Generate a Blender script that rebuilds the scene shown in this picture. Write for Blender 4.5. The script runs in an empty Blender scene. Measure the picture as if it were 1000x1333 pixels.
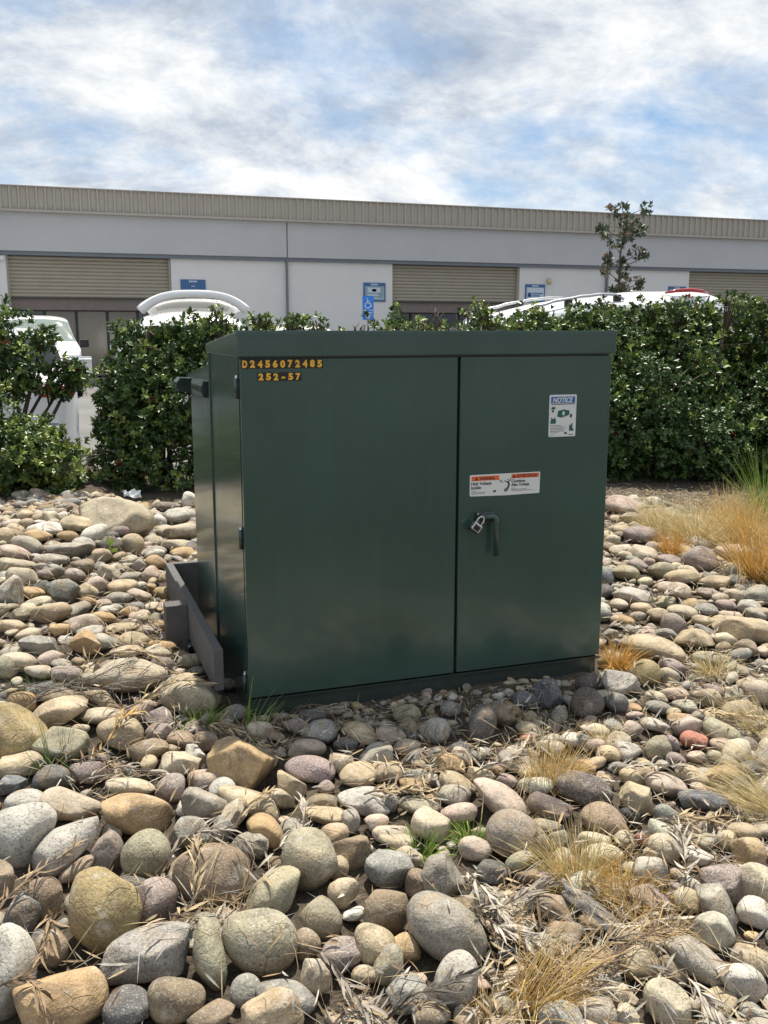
import bpy, bmesh, math, random
import numpy as np
from mathutils import Vector, Matrix

SC = bpy.context.scene
COL = SC.collection
PI = math.pi

# ------------------------------------------------------------------ camera
F_PX, PITCH, YAW = 1250.0, 0.186, 0.34
CAM = np.array([-0.648, -3.335, 1.451])
cd = bpy.data.cameras.new('camera'); cam = bpy.data.objects.new('camera', cd); COL.objects.link(cam)
cd.sensor_fit = 'VERTICAL'; cd.sensor_height = 36.0; cd.lens = F_PX / 1333.0 * 36.0
cd.clip_start = 0.05; cd.clip_end = 3000
cam.location = CAM
cam.rotation_euler = (PI / 2 - PITCH, 0, -YAW)
SC.camera = cam

# ------------------------------------------------------------------ sky
SUN_V = Vector((0.20, 0.46, 1.39)).normalized()
SUN_EL = math.asin(SUN_V.z); SUN_AZ = math.atan2(SUN_V.x, SUN_V.y)
w = bpy.data.worlds.new('World'); SC.world = w; w.use_nodes = True
nt = w.node_tree; nt.nodes.clear()
def wn(t, **k):
    n = nt.nodes.new(t)
    for a, v in k.items(): setattr(n, a, v)
    return n
def lk(a, b): nt.links.new(a, b)
out = wn('ShaderNodeOutputWorld'); bg = wn('ShaderNodeBackground'); bg.inputs[1].default_value = 0.1
lk(bg.outputs[0], out.inputs[0])
sky = wn('ShaderNodeTexSky', sky_type='NISHITA', sun_disc=False, sun_elevation=SUN_EL, sun_rotation=SUN_AZ)
sky.air_density = 1.0; sky.dust_density = 0.6; sky.ozone_density = 1.5
tc = wn('ShaderNodeTexCoord'); sep = wn('ShaderNodeSeparateXYZ'); lk(tc.outputs['Generated'], sep.inputs[0])
def math_(op, a, b=None, clamp=False):
    n = wn('ShaderNodeMath', operation=op, use_clamp=clamp)
    for i, v in enumerate((a, b)):
        if v is None: continue
        if isinstance(v, (int, float)): n.inputs[i].default_value = v
        else: lk(v, n.inputs[i])
    return n.outputs[0]
zz = math_('ADD', math_('MAXIMUM', sep.outputs[2], 0.0), 0.42)
u = math_('DIVIDE', sep.outputs[0], zz); v = math_('DIVIDE', sep.outputs[1], zz)
cmb = wn('ShaderNodeCombineXYZ'); lk(u, cmb.inputs[0]); lk(v, cmb.inputs[1])
def wnoise(scale, det, rough, dist, off):
    mp = wn('ShaderNodeMapping'); lk(cmb.outputs[0], mp.inputs[0])
    mp.inputs['Location'].default_value = off; mp.inputs['Rotation'].default_value = (0, 0, 0.35)
    mp.inputs['Scale'].default_value = (scale * 0.85, scale, 1)
    n = wn('ShaderNodeTexNoise'); lk(mp.outputs[0], n.inputs['Vector'])
    n.inputs['Scale'].default_value = 1.0; n.inputs['Detail'].default_value = det
    n.inputs['Roughness'].default_value = rough; n.inputs['Distortion'].default_value = dist
    return n.outputs[0]
def wramp(fac, stops):
    r = wn('ShaderNodeValToRGB'); lk(fac, r.inputs[0]); e = r.color_ramp.elements
    while len(e) < len(stops): e.new(0.5)
    for q, (p, c) in zip(e, stops): q.position = p; q.color = (*c, 1)
    return r.outputs[0]
n_big = wnoise(2.5, 12, 0.64, 0.15, (3.1, 7.7, 0))
n_shade = wnoise(4.8, 12, 0.66, 0.2, (11.4, 2.2, 4))
cover = wramp(n_big, [(0.34, (0, 0, 0)), (0.53, (1, 1, 1))])
# cloud radiance before the 0.1 strength: grey-blue bellies to white tops
cloud = wramp(n_shade, [(0.31, (2.7, 3.2, 3.95)), (0.43, (4.0, 4.45, 5.1)), (0.53, (5.7, 5.95, 6.2)), (0.66, (7.6, 7.55, 7.45))])
blue = wn('ShaderNodeMix', data_type='RGBA'); blue.inputs[0].default_value = 0.6
lk(sky.outputs[0], blue.inputs[6]); blue.inputs[7].default_value = (1.7, 3.0, 4.9, 1)
mx = wn('ShaderNodeMix', data_type='RGBA'); lk(cover, mx.inputs[0]); lk(blue.outputs[2], mx.inputs[6]); lk(cloud, mx.inputs[7])
lk(mx.outputs[2], bg.inputs[0])

# ------------------------------------------------------------------ sun, exposure
sl = bpy.data.lights.new('sun', 'SUN'); so = bpy.data.objects.new('sun', sl); COL.objects.link(so)
sl.energy = 5.0; sl.angle = math.radians(0.8); sl.color = (1.0, 0.935, 0.815)
so.rotation_euler = (-SUN_V).to_track_quat('-Z', 'Y').to_euler(); so.location = SUN_V * 60
vs = SC.view_settings; vs.view_transform = 'Standard'; vs.look = 'None'; vs.exposure = 0.58; vs.gamma = 1.0; vs.use_curve_mapping = False
SC.cycles.max_bounces = 5; SC.cycles.diffuse_bounces = 2; SC.cycles.glossy_bounces = 2; SC.cycles.transmission_bounces = 4; SC.cycles.transparent_max_bounces = 6

# ------------------------------------------------------------------ helpers
FW = np.array([math.sin(YAW) * math.cos(PITCH), math.cos(YAW) * math.cos(PITCH), -math.sin(PITCH)])
RT = np.array([math.cos(YAW), -math.sin(YAW), 0.0]); UP = np.cross(RT, FW)
def ray(x, y): return FW + RT * (x - 500) / F_PX - UP * (y - 666.5) / F_PX
def proj(P):
    d = np.asarray(P, float) - CAM; k = d @ FW
    return np.stack([500 + F_PX * (d @ RT) / k, 666.5 - F_PX * (d @ UP) / k], -1)
def smooth(a, b, x):
    t = np.clip((x - a) / (b - a), 0, 1); return t * t * (3 - 2 * t)
def ground_z(x, y):
    x = np.asarray(x, float); y = np.asarray(y, float)
    z = 0.035 + 0.045 * np.clip(y, -3, 4.2) + 0.10 * smooth(-0.05, -0.35, x) * smooth(-0.6, 0.9, y) + 0.05 * smooth(1.55, 2.3, x) * smooth(-0.8, 0.6, y)
    inside = smooth(-0.16, -0.05, x) * smooth(1.75, 1.6, x) * smooth(-0.15, 0.05, y) * smooth(1.7, 1.5, y)
    z = z * (1 - inside) + 0.03 * inside
    return z + 0.014 * np.sin(2.1 * x + 1.3 * y) * np.cos(1.7 * y - 0.8 * x + 1) - 0.045 * smooth(5.0, 5.8, y)
def at_ground(px, py, lift=0.0):
    d = ray(px, py); t = 2.0
    for _ in range(40):
        p = CAM + d * t
        t = (float(ground_z(p[0], p[1])) + lift - CAM[2]) / d[2]
    return CAM + d * t
def on_y(px, py, Y):
    d = ray(px, py); return CAM + d * (Y - CAM[1]) / d[1]

def link(o, parent=None):
    COL.objects.link(o)
    if parent is not None: o.parent = parent
    return o
def tag(o, label=None, cat=None, group=None, kind=None):
    if label: o['label'] = label
    if cat: o['category'] = cat
    if group: o['group'] = group
    if kind: o['kind'] = kind
    return o
def empty(name, loc=(0, 0, 0), rz=0.0, label=None, cat=None, group=None):
    o = bpy.data.objects.new(name, None); o.location = loc; o.rotation_euler = (0, 0, rz); o.empty_display_size = 0.1
    link(o); return tag(o, label, cat, group)
def mesh_obj(name, V, Fc, mat, parent=None, smooth_=False, loc=None):
    me = bpy.data.meshes.new(name)
    me.from_pydata([tuple(map(float, q)) for q in V], [], [tuple(int(i) for i in f) for f in Fc])
    me.update()
    if smooth_: me.polygons.foreach_set('use_smooth', np.ones(len(me.polygons), bool))
    me.materials.append(mat)
    o = bpy.data.objects.new(name, me)
    if loc is not None: o.location = loc
    return link(o, parent)
def fast_mesh(name, V, T, mat, smooth_=False):
    """V (n,3), T (m,3) triangles, numpy"""
    V = np.asarray(V, np.float32); T = np.asarray(T, np.int32)
    me = bpy.data.meshes.new(name)
    me.vertices.add(len(V)); me.vertices.foreach_set('co', V.ravel())
    me.loops.add(T.size); me.loops.foreach_set('vertex_index', T.ravel())
    me.polygons.add(len(T)); me.polygons.foreach_set('loop_start', np.arange(0, T.size, 3, dtype=np.int32))
    me.update(calc_edges=True)
    if smooth_: me.polygons.foreach_set('use_smooth', np.ones(len(T), bool))
    me.materials.append(mat)
    return me
def set_tint(me, rgba):
    rgba = np.asarray(rgba, np.float32)
    if rgba.ndim == 1: rgba = np.tile(rgba, (len(me.vertices), 1))
    a = me.color_attributes.new('tint', 'FLOAT_COLOR', 'POINT'); a.data.foreach_set('color', rgba.ravel())

class MB:
    """collects shapes that become ONE mesh object"""
    def __init__(s): s.v = []; s.f = []
    def add(s, V, Fc):
        b = len(s.v); s.v += [tuple(q) for q in V]; s.f += [tuple(i + b for i in f) for f in Fc]; return s
    def box(s, x0, x1, y0, y1, z0, z1, bev=0.0):
        if bev <= 0:
            return s.add([(x0, y0, z0), (x1, y0, z0), (x1, y1, z0), (x0, y1, z0), (x0, y0, z1), (x1, y0, z1), (x1, y1, z1), (x0, y1, z1)],
                         [(0, 3, 2, 1), (4, 5, 6, 7), (0, 1, 5, 4), (1, 2, 6, 5), (2, 3, 7, 6), (3, 0, 4, 7)])
        bm = bmesh.new(); bmesh.ops.create_cube(bm, size=1.0)
        for q in bm.verts:
            q.co = Vector(((x0 + x1) / 2 + q.co.x * (x1 - x0), (y0 + y1) / 2 + q.co.y * (y1 - y0), (z0 + z1) / 2 + q.co.z * (z1 - z0)))
        bmesh.ops.bevel(bm, geom=bm.edges[:], offset=bev, segments=2, profile=0.6, affect='EDGES')
        return s.addbm(bm)
    def addbm(s, bm):
        bm.verts.index_update()
        s.add([q.co[:] for q in bm.verts], [[q.index for q in f.verts] for f in bm.faces]); bm.free(); return s
    def prism(s, poly, axis, a, b):
        """extrude a polygon of (p,q) along an axis from a to b; axis 'x': (y,z), 'y': (x,z), 'z': (x,y)"""
        n = len(poly)
        def mk(p, q, t): return {'x': (t, p, q), 'y': (p, t, q), 'z': (p, q, t)}[axis]
        V = [mk(p, q, a) for p, q in poly] + [mk(p, q, b) for p, q in poly]
        return s.add(V, [tuple(range(n))[::-1], tuple(range(n, 2 * n))] + [(i, (i + 1) % n, n + (i + 1) % n, n + i) for i in range(n)])
    def tube(s, pts, rad, n=8, cap=True):
        pts = [Vector(p) for p in pts]
        if not isinstance(rad, (list, tuple)): rad = [rad] * len(pts)
        V = []; Fc = []; prev = None
        for i, p in enumerate(pts):
            d = (pts[min(i + 1, len(pts) - 1)] - pts[max(i - 1, 0)]).normalized()
            a = prev if prev is not None else (Vector((0, 0, 1)) if abs(d.z) < 0.9 else Vector((1, 0, 0)))
            a = (a - d * a.dot(d)).normalized(); b = d.cross(a); prev = a
            for k in range(n):
                t = 2 * PI * k / n; V.append(p + (a * math.cos(t) + b * math.sin(t)) * rad[i])
        for i in range(len(pts) - 1):
            for k in range(n):
                k2 = (k + 1) % n; Fc.append((i * n + k, i * n + k2, (i + 1) * n + k2, (i + 1) * n + k))
        if cap: Fc += [tuple(range(n))[::-1], tuple(range((len(pts) - 1) * n, len(pts) * n))]
        return s.add([q[:] for q in V], Fc)
    def build(s, name, mat, parent=None, smooth_=False, loc=None): return mesh_obj(name, s.v, s.f, mat, parent, smooth_, loc)
def bx(name, mat, parent, *a, bev=0.0): return MB().box(*a, bev=bev).build(name, mat, parent)

# ------------------------------------------------------------------ materials
def new_mat(name):
    m = bpy.data.materials.new(name); m.use_nodes = True; t = m.node_tree; t.nodes.clear()
    o = t.nodes.new('ShaderNodeOutputMaterial'); b = t.nodes.new('ShaderNodeBsdfPrincipled'); t.links.new(b.outputs[0], o.inputs[0])
    return m, t, b
class NT:
    def __init__(s, t): s.t = t
    def n(s, ty, **k):
        q = s.t.nodes.new(ty)
        for a, v_ in k.items(): setattr(q, a, v_)
        return q
    def l(s, a, b): s.t.links.new(a, b)
    def noise(s, vec, scale, det=4, rough=0.55, dist=0.0):
        q = s.n('ShaderNodeTexNoise'); q.inputs['Scale'].default_value = scale; q.inputs['Detail'].default_value = det
        q.inputs['Roughness'].default_value = rough; q.inputs['Distortion'].default_value = dist
        if vec is not None: s.l(vec, q.inputs['Vector'])
        return q.outputs[0]
    def ramp(s, fac, stops):
        r = s.n('ShaderNodeValToRGB'); s.l(fac, r.inputs[0]); e = r.color_ramp.elements
        while len(e) < len(stops): e.new(0.5)
        for q, (p, c) in zip(e, stops):
            q.position = p; q.color = (c, c, c, 1) if isinstance(c, (int, float)) else (*c, 1)
        return r.outputs[0]
    def mix(s, fac, a, b, mode='MIX'):
        m = s.n('ShaderNodeMix', data_type='RGBA', blend_type=mode)
        for i, v_ in ((0, fac), (6, a), (7, b)):
            if isinstance(v_, (int, float)): m.inputs[i].default_value = v_
            elif isinstance(v_, tuple): m.inputs[i].default_value = (*v_[:3], 1)
            else: s.l(v_, m.inputs[i])
        return m.outputs[2]
    def math(s, op, a, b=None, clamp=False):
        m = s.n('ShaderNodeMath', operation=op, use_clamp=clamp)
        for i, v_ in enumerate((a, b)):
            if v_ is None: continue
            if isinstance(v_, (int, float)): m.inputs[i].default_value = v_
            else: s.l(v_, m.inputs[i])
        return m.outputs[0]
    def bump(s, h, strength, dist, bsdf):
        q = s.n('ShaderNodeBump'); q.inputs['Strength'].default_value = strength; q.inputs['Distance'].default_value = dist
        s.l(h, q.inputs['Height']); s.l(q.outputs[0], bsdf.inputs['Normal'])
    def obj(s): return s.n('ShaderNodeTexCoord').outputs['Object']
def plain(name, col, rough=0.6, metal=0.0, var=0.12, scale=6.0, bump=0.0, bscale=60.0, coat=0.0, spec=None):
    m, t, b = new_mat(name); q = NT(t); co = q.obj()
    n1 = q.noise(co, scale, 5, 0.6)
    c = q.mix(q.ramp(n1, [(0.25, 0.0), (0.75, 1.0)]), tuple(x * (1 - var) for x in col), tuple(min(1, x * (1 + var)) for x in col))
    q.l(c, b.inputs['Base Color'])
    r = q.ramp(n1, [(0.3, max(0, rough - 0.06)), (0.7, min(1, rough + 0.06))]); q.l(r, b.inputs['Roughness'])
    b.inputs['Metallic'].default_value = metal
    if coat: b.inputs['Coat Weight'].default_value = coat; b.inputs['Coat Roughness'].default_value = 0.08
    if spec is not None: b.inputs['Specular IOR Level'].default_value = spec
    if bump: q.bump(q.noise(co, bscale, 4, 0.6), bump, 0.01, b)
    return m

def stone_material():
    m, t, b = new_mat('river_stone'); q = NT(t)
    at = q.n('ShaderNodeAttribute', attribute_name='tint')
    oi = q.n('ShaderNodeObjectInfo'); co = q.n('ShaderNodeTexCoord').outputs['Object']
    off = q.n('ShaderNodeVectorMath', operation='SCALE'); off.inputs[0].default_value = (37, 19, 53); q.l(oi.outputs['Random'], off.inputs['Scale'])
    ad = q.n('ShaderNodeVectorMath', operation='ADD'); q.l(co, ad.inputs[0]); q.l(off.outputs[0], ad.inputs[1]); vec = ad.outputs[0]
    spk = at.outputs['Alpha']
    mott = q.noise(vec, 13, 4, 0.66, 0.5)
    c = q.mix(1.0, at.outputs['Color'], q.ramp(mott, [(0.28, 0.55), (0.5, 1.0), (0.74, 1.36)]), 'MULTIPLY')
    # iron staining in patches
    stn = q.noise(vec, 7.5, 3, 0.6, 1.0)
    c = q.mix(q.math('MULTIPLY', q.ramp(stn, [(0.53, 0.0), (0.68, 1.0)]), 0.40), c, (0.33, 0.225, 0.115))
    # pale crust and lichen patches
    pal = q.noise(vec, 17, 4, 0.68, 0.3)
    c = q.mix(q.math('MULTIPLY', q.ramp(pal, [(0.56, 0.0), (0.68, 1.0)]), 0.38), c, (0.50, 0.475, 0.42))
    # mineral speckle, dark and light grains
    g1 = q.noise(vec, 150, 2, 0.6); g2 = q.noise(vec, 210, 1, 0.5)
    dk = q.math('MULTIPLY', q.ramp(g1, [(0.34, 1.0), (0.46, 0.0)]), spk)
    c = q.mix(q.math('MULTIPLY', dk, 0.75), c, (0.055, 0.052, 0.05))
    lt = q.math('MULTIPLY', q.ramp(g2, [(0.58, 0.0), (0.70, 1.0)]), spk)
    c = q.mix(q.math('MULTIPLY', lt, 0.5), c, (0.62, 0.60, 0.56))
    # thin cracks
    vo = q.n('ShaderNodeTexVoronoi', feature='DISTANCE_TO_EDGE'); q.l(vec, vo.inputs['Vector']); vo.inputs['Scale'].default_value = 9
    crk = q.math('MULTIPLY', q.ramp(vo.outputs['Distance'], [(0.0, 1.0), (0.012, 0.0)]), q.ramp(stn, [(0.56, 0.0), (0.62, 1.0)]))
    c = q.mix(q.math('MULTIPLY', crk, 0.6), c, (0.06, 0.05, 0.04))
    q.l(c, b.inputs['Base Color'])
    b.inputs['Roughness'].default_value = 0.78; b.inputs['Specular IOR Level'].default_value = 0.35
    h = q.math('ADD', q.math('MULTIPLY', g1, 0.25), q.math('MULTIPLY', q.noise(vec, 45, 3, 0.65), 0.75))
    h = q.math('SUBTRACT', h, q.math('MULTIPLY', crk, 0.4))
    q.bump(h, 0.55, 0.012, b)
    return m
def tint_material(name, rough=0.6, trans=0.0, var=0.25, vscale=30, spec=0.4):
    m, t, b = new_mat(name); q = NT(t)
    at = q.n('ShaderNodeAttribute', attribute_name='tint')
    n1 = q.noise(q.obj(), vscale, 3)
    c = q.mix(1.0, at.outputs['Color'], q.ramp(n1, [(0.3, 1 - var), (0.7, 1 + var)]), 'MULTIPLY')
    q.l(c, b.inputs['Base Color']); b.inputs['Roughness'].default_value = rough; b.inputs['Specular IOR Level'].default_value = spec
    if trans:
        tr = q.n('ShaderNodeBsdfTranslucent'); q.l(c, tr.inputs[0])
        ms = q.n('ShaderNodeMixShader'); ms.inputs[0].default_value = trans
        q.l(b.outputs[0], ms.inputs[1]); q.l(tr.outputs[0], ms.inputs[2])
        o = [k for k in t.nodes if k.type == 'OUTPUT_MATERIAL'][0]; q.l(ms.outputs[0], o.inputs[0])
    return m
def soil_material():
    m, t, b = new_mat('soil'); q = NT(t); co = q.obj()
    n1 = q.noise(co, 3.2, 6, 0.65); n2 = q.noise(co, 70, 4, 0.7)
    c = q.mix(q.ramp(n1, [(0.3, 0.0), (0.7, 1.0)]), (0.045, 0.034, 0.024), (0.10, 0.077, 0.053))
    c = q.mix(q.ramp(n2, [(0.45, 0.0), (0.7, 1.0)]), c, (0.15, 0.118, 0.08))
    q.l(c, b.inputs['Base Color']); b.inputs['Roughness'].default_value = 0.95
    q.bump(n2, 0.9, 0.03, b); return m
def asphalt_material():
    m, t, b = new_mat('asphalt'); q = NT(t); co = q.obj()
    n1 = q.noise(co, 0.5, 5, 0.6); n2 = q.noise(co, 180, 2)
    c = q.mix(q.ramp(n1, [(0.3, 0.0), (0.7, 1.0)]), (0.10, 0.10, 0.102), (0.17, 0.168, 0.165))
    c = q.mix(q.ramp(n2, [(0.5, 0.0), (0.7, 0.4)]), c, (0.3, 0.3, 0.29))
    q.l(c, b.inputs['Base Color']); b.inputs['Roughness'].default_value = 0.9; q.bump(n2, 0.4, 0.01, b); return m
def cabinet_material(name='green_enamel', col=(0.032, 0.071, 0.058)):
    m, t, b = new_mat(name); q = NT(t); co = q.obj()
    n1 = q.noise(co, 2.2, 5, 0.6); n2 = q.noise(co, 700, 1)
    mp = q.n('ShaderNodeMapping'); q.l(co, mp.inputs[0]); mp.inputs['Scale'].default_value = (26, 26, 1.1)
    st = q.noise(mp.outputs[0], 1.0, 5, 0.6)
    c = q.mix(q.ramp(n1, [(0.3, 0.0), (0.7, 1.0)]), tuple(x * 0.9 for x in col), tuple(x * 1.15 for x in col))
    # faint run-off dust streaks
    c = q.mix(q.math('MULTIPLY', q.ramp(st, [(0.52, 0.0), (0.75, 1.0)]), 0.045), c, (0.16, 0.17, 0.15))
    sepz = q.n('ShaderNodeSeparateXYZ'); q.l(co, sepz.inputs[0])
    dust = q.math('MULTIPLY', q.ramp(q.math('ADD', sepz.outputs[2], q.math('MULTIPLY', st, 0.25)), [(0.12, 1.0), (0.42, 0.0)]), 0.16)
    c = q.mix(dust, c, (0.17, 0.15, 0.115))
    q.l(c, b.inputs['Base Color'])
    q.l(q.ramp(n1, [(0.3, 0.20), (0.7, 0.28)]), b.inputs['Roughness'])
    b.inputs['Coat Weight'].default_value = 0.35; b.inputs['Coat Roughness'].default_value = 0.10
    bmp = q.math('ADD', q.math('MULTIPLY', n2, 0.05), q.noise(co, 3.5, 2))
    q.bump(bmp, 0.10, 0.02, b); return m
def glass_material(name, col, rough=0.05):
    m, t, b = new_mat(name); q = NT(t)
    n1 = q.noise(q.obj(), 3.0, 3)
    q.l(q.mix(n1, tuple(x * 0.8 for x in col), tuple(x * 1.2 for x in col)), b.inputs['Base Color'])
    b.inputs['Roughness'].default_value = rough; b.inputs['Specular IOR Level'].default_value = 0.8; return m

M = {}
M['stone'] = stone_material(); M['soil'] = soil_material(); M['asphalt'] = asphalt_material()
M['leaf'] = tint_material('glossy_leaf', 0.40, 0.12, 0.2, 20, 0.5)
M['dry'] = tint_material('dry_leaf', 0.8, 0.15, 0.3, 40, 0.25)
M['blade'] = tint_material('grass_blade', 0.6, 0.25, 0.15, 12, 0.3)
M['cab'] = cabinet_material(); M['cab_dark'] = cabinet_material('dark_green_enamel', (0.022, 0.038, 0.035))
M['seal'] = plain('black_gap', (0.008, 0.011, 0.011), 0.7)
M['steel'] = plain('bright_steel', (0.62, 0.62, 0.63), 0.28, 1.0, 0.08, 30)
M['black'] = plain('black_plastic', (0.012, 0.012, 0.013), 0.45)
M['decal_black'] = plain('decal_black', (0.013, 0.012, 0.010), 0.5)
M['decal_yellow'] = plain('decal_yellow', (0.85, 0.46, 0.04), 0.5, var=0.06)
M['sticker'] = plain('sticker_white', (0.66, 0.68, 0.66), 0.45, var=0.05, scale=40)
M['st_orange'] = plain('sticker_orange', (0.76, 0.13, 0.022), 0.45, var=0.06)
M['st_blue'] = plain('sticker_blue', (0.022, 0.105, 0.34), 0.45, var=0.06)
M['st_green'] = plain('sticker_green', (0.02, 0.10, 0.085), 0.5, var=0.1)
M['st_ink'] = plain('sticker_ink', (0.025, 0.025, 0.028), 0.5)
M['st_grey'] = plain('sticker_small_print', (0.22, 0.22, 0.22), 0.5)
M['board'] = plain('painted_board', (0.088, 0.085, 0.083), 0.75, var=0.25, scale=18, bump=0.35, bscale=90)
M['wall'] = plain('concrete_with_bounce', (0.63, 0.62, 0.61), 0.85, var=0.05, scale=1.2, bump=0.15, bscale=25)  # lower panels: light bounced off the ground is put into this brighter, warmer colour
M['wall_no_bounce'] = plain('concrete_without_bounce', (0.44, 0.443, 0.455), 0.85, var=0.05, scale=1.2, bump=0.15, bscale=25)  # same paint without the ground bounce in its colour, hence darker
M['trim'] = plain('blue_grey_trim', (0.15, 0.17, 0.20), 0.6)
M['fascia'] = plain('tan_metal', (0.385, 0.35, 0.30), 0.55, var=0.06, scale=2)
M['door'] = plain('tan_rollup', (0.33, 0.295, 0.235), 0.55, var=0.07, scale=3)
M['door_low'] = plain('brown_header', (0.17, 0.14, 0.125), 0.7)
M['mullion'] = plain('dark_bronze', (0.03, 0.028, 0.03), 0.45)
M['blind'] = glass_material('pane_with_blind', (0.22, 0.19, 0.145), 0.15)
M['glass'] = glass_material('dark_glass', (0.018, 0.022, 0.024), 0.05)
M['carglass'] = glass_material('pale_car_glass', (0.20, 0.24, 0.215), 0.04)
M['hatchglass'] = glass_material('sky_toned_hatch_glass', (0.42, 0.44, 0.44), 0.08)  # opaque pale colour stands in for the sky showing in the glass
M['white'] = plain('white_car_paint', (0.78, 0.79, 0.80), 0.30, var=0.02, coat=0.6)
M['tyre'] = plain('rubber', (0.02, 0.02, 0.02), 0.85)
M['rim'] = plain('alloy', (0.45, 0.45, 0.46), 0.35, 0.9)
M['red'] = plain('red_lens', (0.34, 0.02, 0.022), 0.2, coat=0.5)
M['lens'] = plain('clear_lens', (0.65, 0.67, 0.68), 0.15, coat=0.6)
M['alu'] = plain('silver_rail', (0.48, 0.49, 0.51), 0.35, 0.6)
M['sign_blue'] = plain('sign_blue', (0.035, 0.11, 0.26), 0.5, var=0.06)
M['isa_blue'] = plain('bright_sign_blue', (0.02, 0.20, 0.68), 0.45, var=0.05)
M['sign_pale'] = plain('sign_pale_panel', (0.50, 0.57, 0.64), 0.5, var=0.06)
M['sign_faded'] = plain('sign_faded_panel', (0.24, 0.33, 0.40), 0.5, var=0.3, scale=5)
M['galv'] = plain('galvanised_post', (0.30, 0.32, 0.33), 0.5, 0.6)
M['kerb'] = plain('kerb_concrete', (0.42, 0.40, 0.37), 0.9, var=0.15, scale=4, bump=0.3)
M['bark'] = plain('bark', (0.10, 0.075, 0.055), 0.9, var=0.3, scale=30, bump=0.5)
M['paint'] = plain('road_paint', (0.70, 0.70, 0.68), 0.8, var=0.1)
M['lamp'] = plain('lamp_globe', (0.50, 0.42, 0.25), 0.5)
M['plastic'] = plain('clear_plastic_scrap', (0.62, 0.66, 0.68), 0.2, var=0.2, scale=40)

def text_mesh(name, body, size, mat, parent, x, y, z, width=None, bold=0.0, shear=0.0, depth=0.0004, tilt=0.0):
    """lettering standing in the XZ plane facing -Y, left-bottom corner at x,z; squeezed to a width if one is given"""
    cu = bpy.data.curves.new(name, 'FONT'); cu.body = body; cu.size = size; cu.offset = bold * size; cu.shear = shear; cu.extrude = depth; cu.resolution_u = 3
    tmp = bpy.data.objects.new('tmp_text', cu); COL.objects.link(tmp)
    dg = bpy.context.evaluated_depsgraph_get(); me = bpy.data.meshes.new_from_object(tmp.evaluated_get(dg))
    bpy.data.objects.remove(tmp)
    n = len(me.vertices); c = np.zeros(n * 3, np.float32); me.vertices.foreach_get('co', c); c = c.reshape(-1, 3)
    w_ = c[:, 0].max() - c[:, 0].min(); sx = (width / w_) if width else 1.0
    lx = (c[:, 0] - c[:, 0].min()) * sx; lz = c[:, 1].copy()
    ca, sa = math.cos(tilt), math.sin(tilt)
    o3 = np.stack([x + lx * ca - lz * sa, y - c[:, 2], z + lx * sa + lz * ca], 1)
    me.vertices.foreach_set('co', o3.astype(np.float32).ravel()); me.update(); me.materials.clear(); me.materials.append(mat); me.name = name
    return link(bpy.data.objects.new(name, me), parent)
# ================================================================== SETTING
def sheet(name, x0, x1, y0, y1, nx, ny, zf, mat):
    xs = np.linspace(x0, x1, nx); ys = np.linspace(y0, y1, ny); X, Y = np.meshgrid(xs, ys); Z = zf(X, Y)
    V = np.stack([X, Y, Z], -1).reshape(-1, 3); i = (np.arange(ny - 1)[:, None] * nx + np.arange(nx - 1)[None]).ravel()
    T = np.concatenate([np.stack([i, i + 1, i + nx + 1], 1), np.stack([i, i + nx + 1, i + nx], 1)])
    return link(bpy.data.objects.new(name, fast_mesh(name, V, T, mat, True)))
def bed_z(X, Y):
    return ground_z(X, Y) + 0.010 * np.sin(17 * X + 3) * np.sin(15 * Y + 1) + 0.006 * np.sin(41 * X) * np.sin(37 * Y)
tag(sheet('ground', -9, 11, -7, 5.6, 260, 180, bed_z, M['soil']), kind='structure')
tag(sheet('terrain', -500, 500, -500, 600, 3, 3, lambda X, Y: X * 0 - 0.32, M['soil']), kind='structure')
tag(sheet('parking_lot', -60, 80, 5.75, 26.4, 40, 20, lambda X, Y: X * 0 - 0.02, M['asphalt']), kind='structure')
k = MB()
for i in range(-15, 27, 3): k.box(i + 0.005, i + 2.995, 5.6, 5.76, -0.3, 0.135, 0.02)
tag(k.build('kerb', M['kerb']), kind='structure')
p = MB()
for i in range(-4, 12): p.box(i * 2.75 - 0.7, i * 2.75 - 0.6, 6.2, 10.9, -0.016, -0.012)
tag(p.build('parking_line_marking', M['paint']), kind='structure')
tag(MB().box(-20, 45, 24.6, 26.3, -0.1, 0.11, 0.02).build('pavement', M['kerb']), kind='structure')

# ------------------------------------------------------------------ warehouse
WY = 26.0
b_ = empty('warehouse', (0, WY, 0), label='long low grey industrial building with tan ribbed metal parapet and roll-up doors', cat='building')
def bp(name, mat, x0, x1, y0, y1, z0, z1, bev=0.0): return bx(name, mat, b_, x0, x1, y0 - WY, y1 - WY, z0, z1, bev=bev)
seams = [-15.84, -4.63, 6.58, 17.79, 29.0, 40.2]; J = 0.018
doors = [(-12.6, -8.1), (-1.38, 3.12), (10.01, 14.50), (21.19, 25.69), (32.4, 36.9)]
for a, c in zip(seams[:-1], seams[1:]):
    bp('upper_wall_panel', M['wall_no_bounce'], a + J, c - J, WY - 0.16, WY + 0.10, 3.64, 4.70, 0.012)
    d0, d1 = [d for d in doors if a < d[0] < c][0]
    bp('wall_panel', M['wall'], a + J, d0, WY, WY + 0.25, 0.1, 3.54, 0.01)
    bp('wall_panel', M['wall'], d1, c - J, WY, WY + 0.25, 0.1, 3.54, 0.01)
    bp('joint_filler', M['trim'], c - J - 0.005, c + J + 0.005, WY - 0.13, WY + 0.2, 0.1, 4.69)
bp('ledge_trim', M['trim'], seams[0], seams[-1], WY - 0.10, WY + 0.22, 3.535, 3.638)
bp('core', M['wall_no_bounce'], seams[0] + 0.1, seams[-1] - 0.1, WY + 1.6, WY + 18, 0.1, 4.9)
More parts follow.
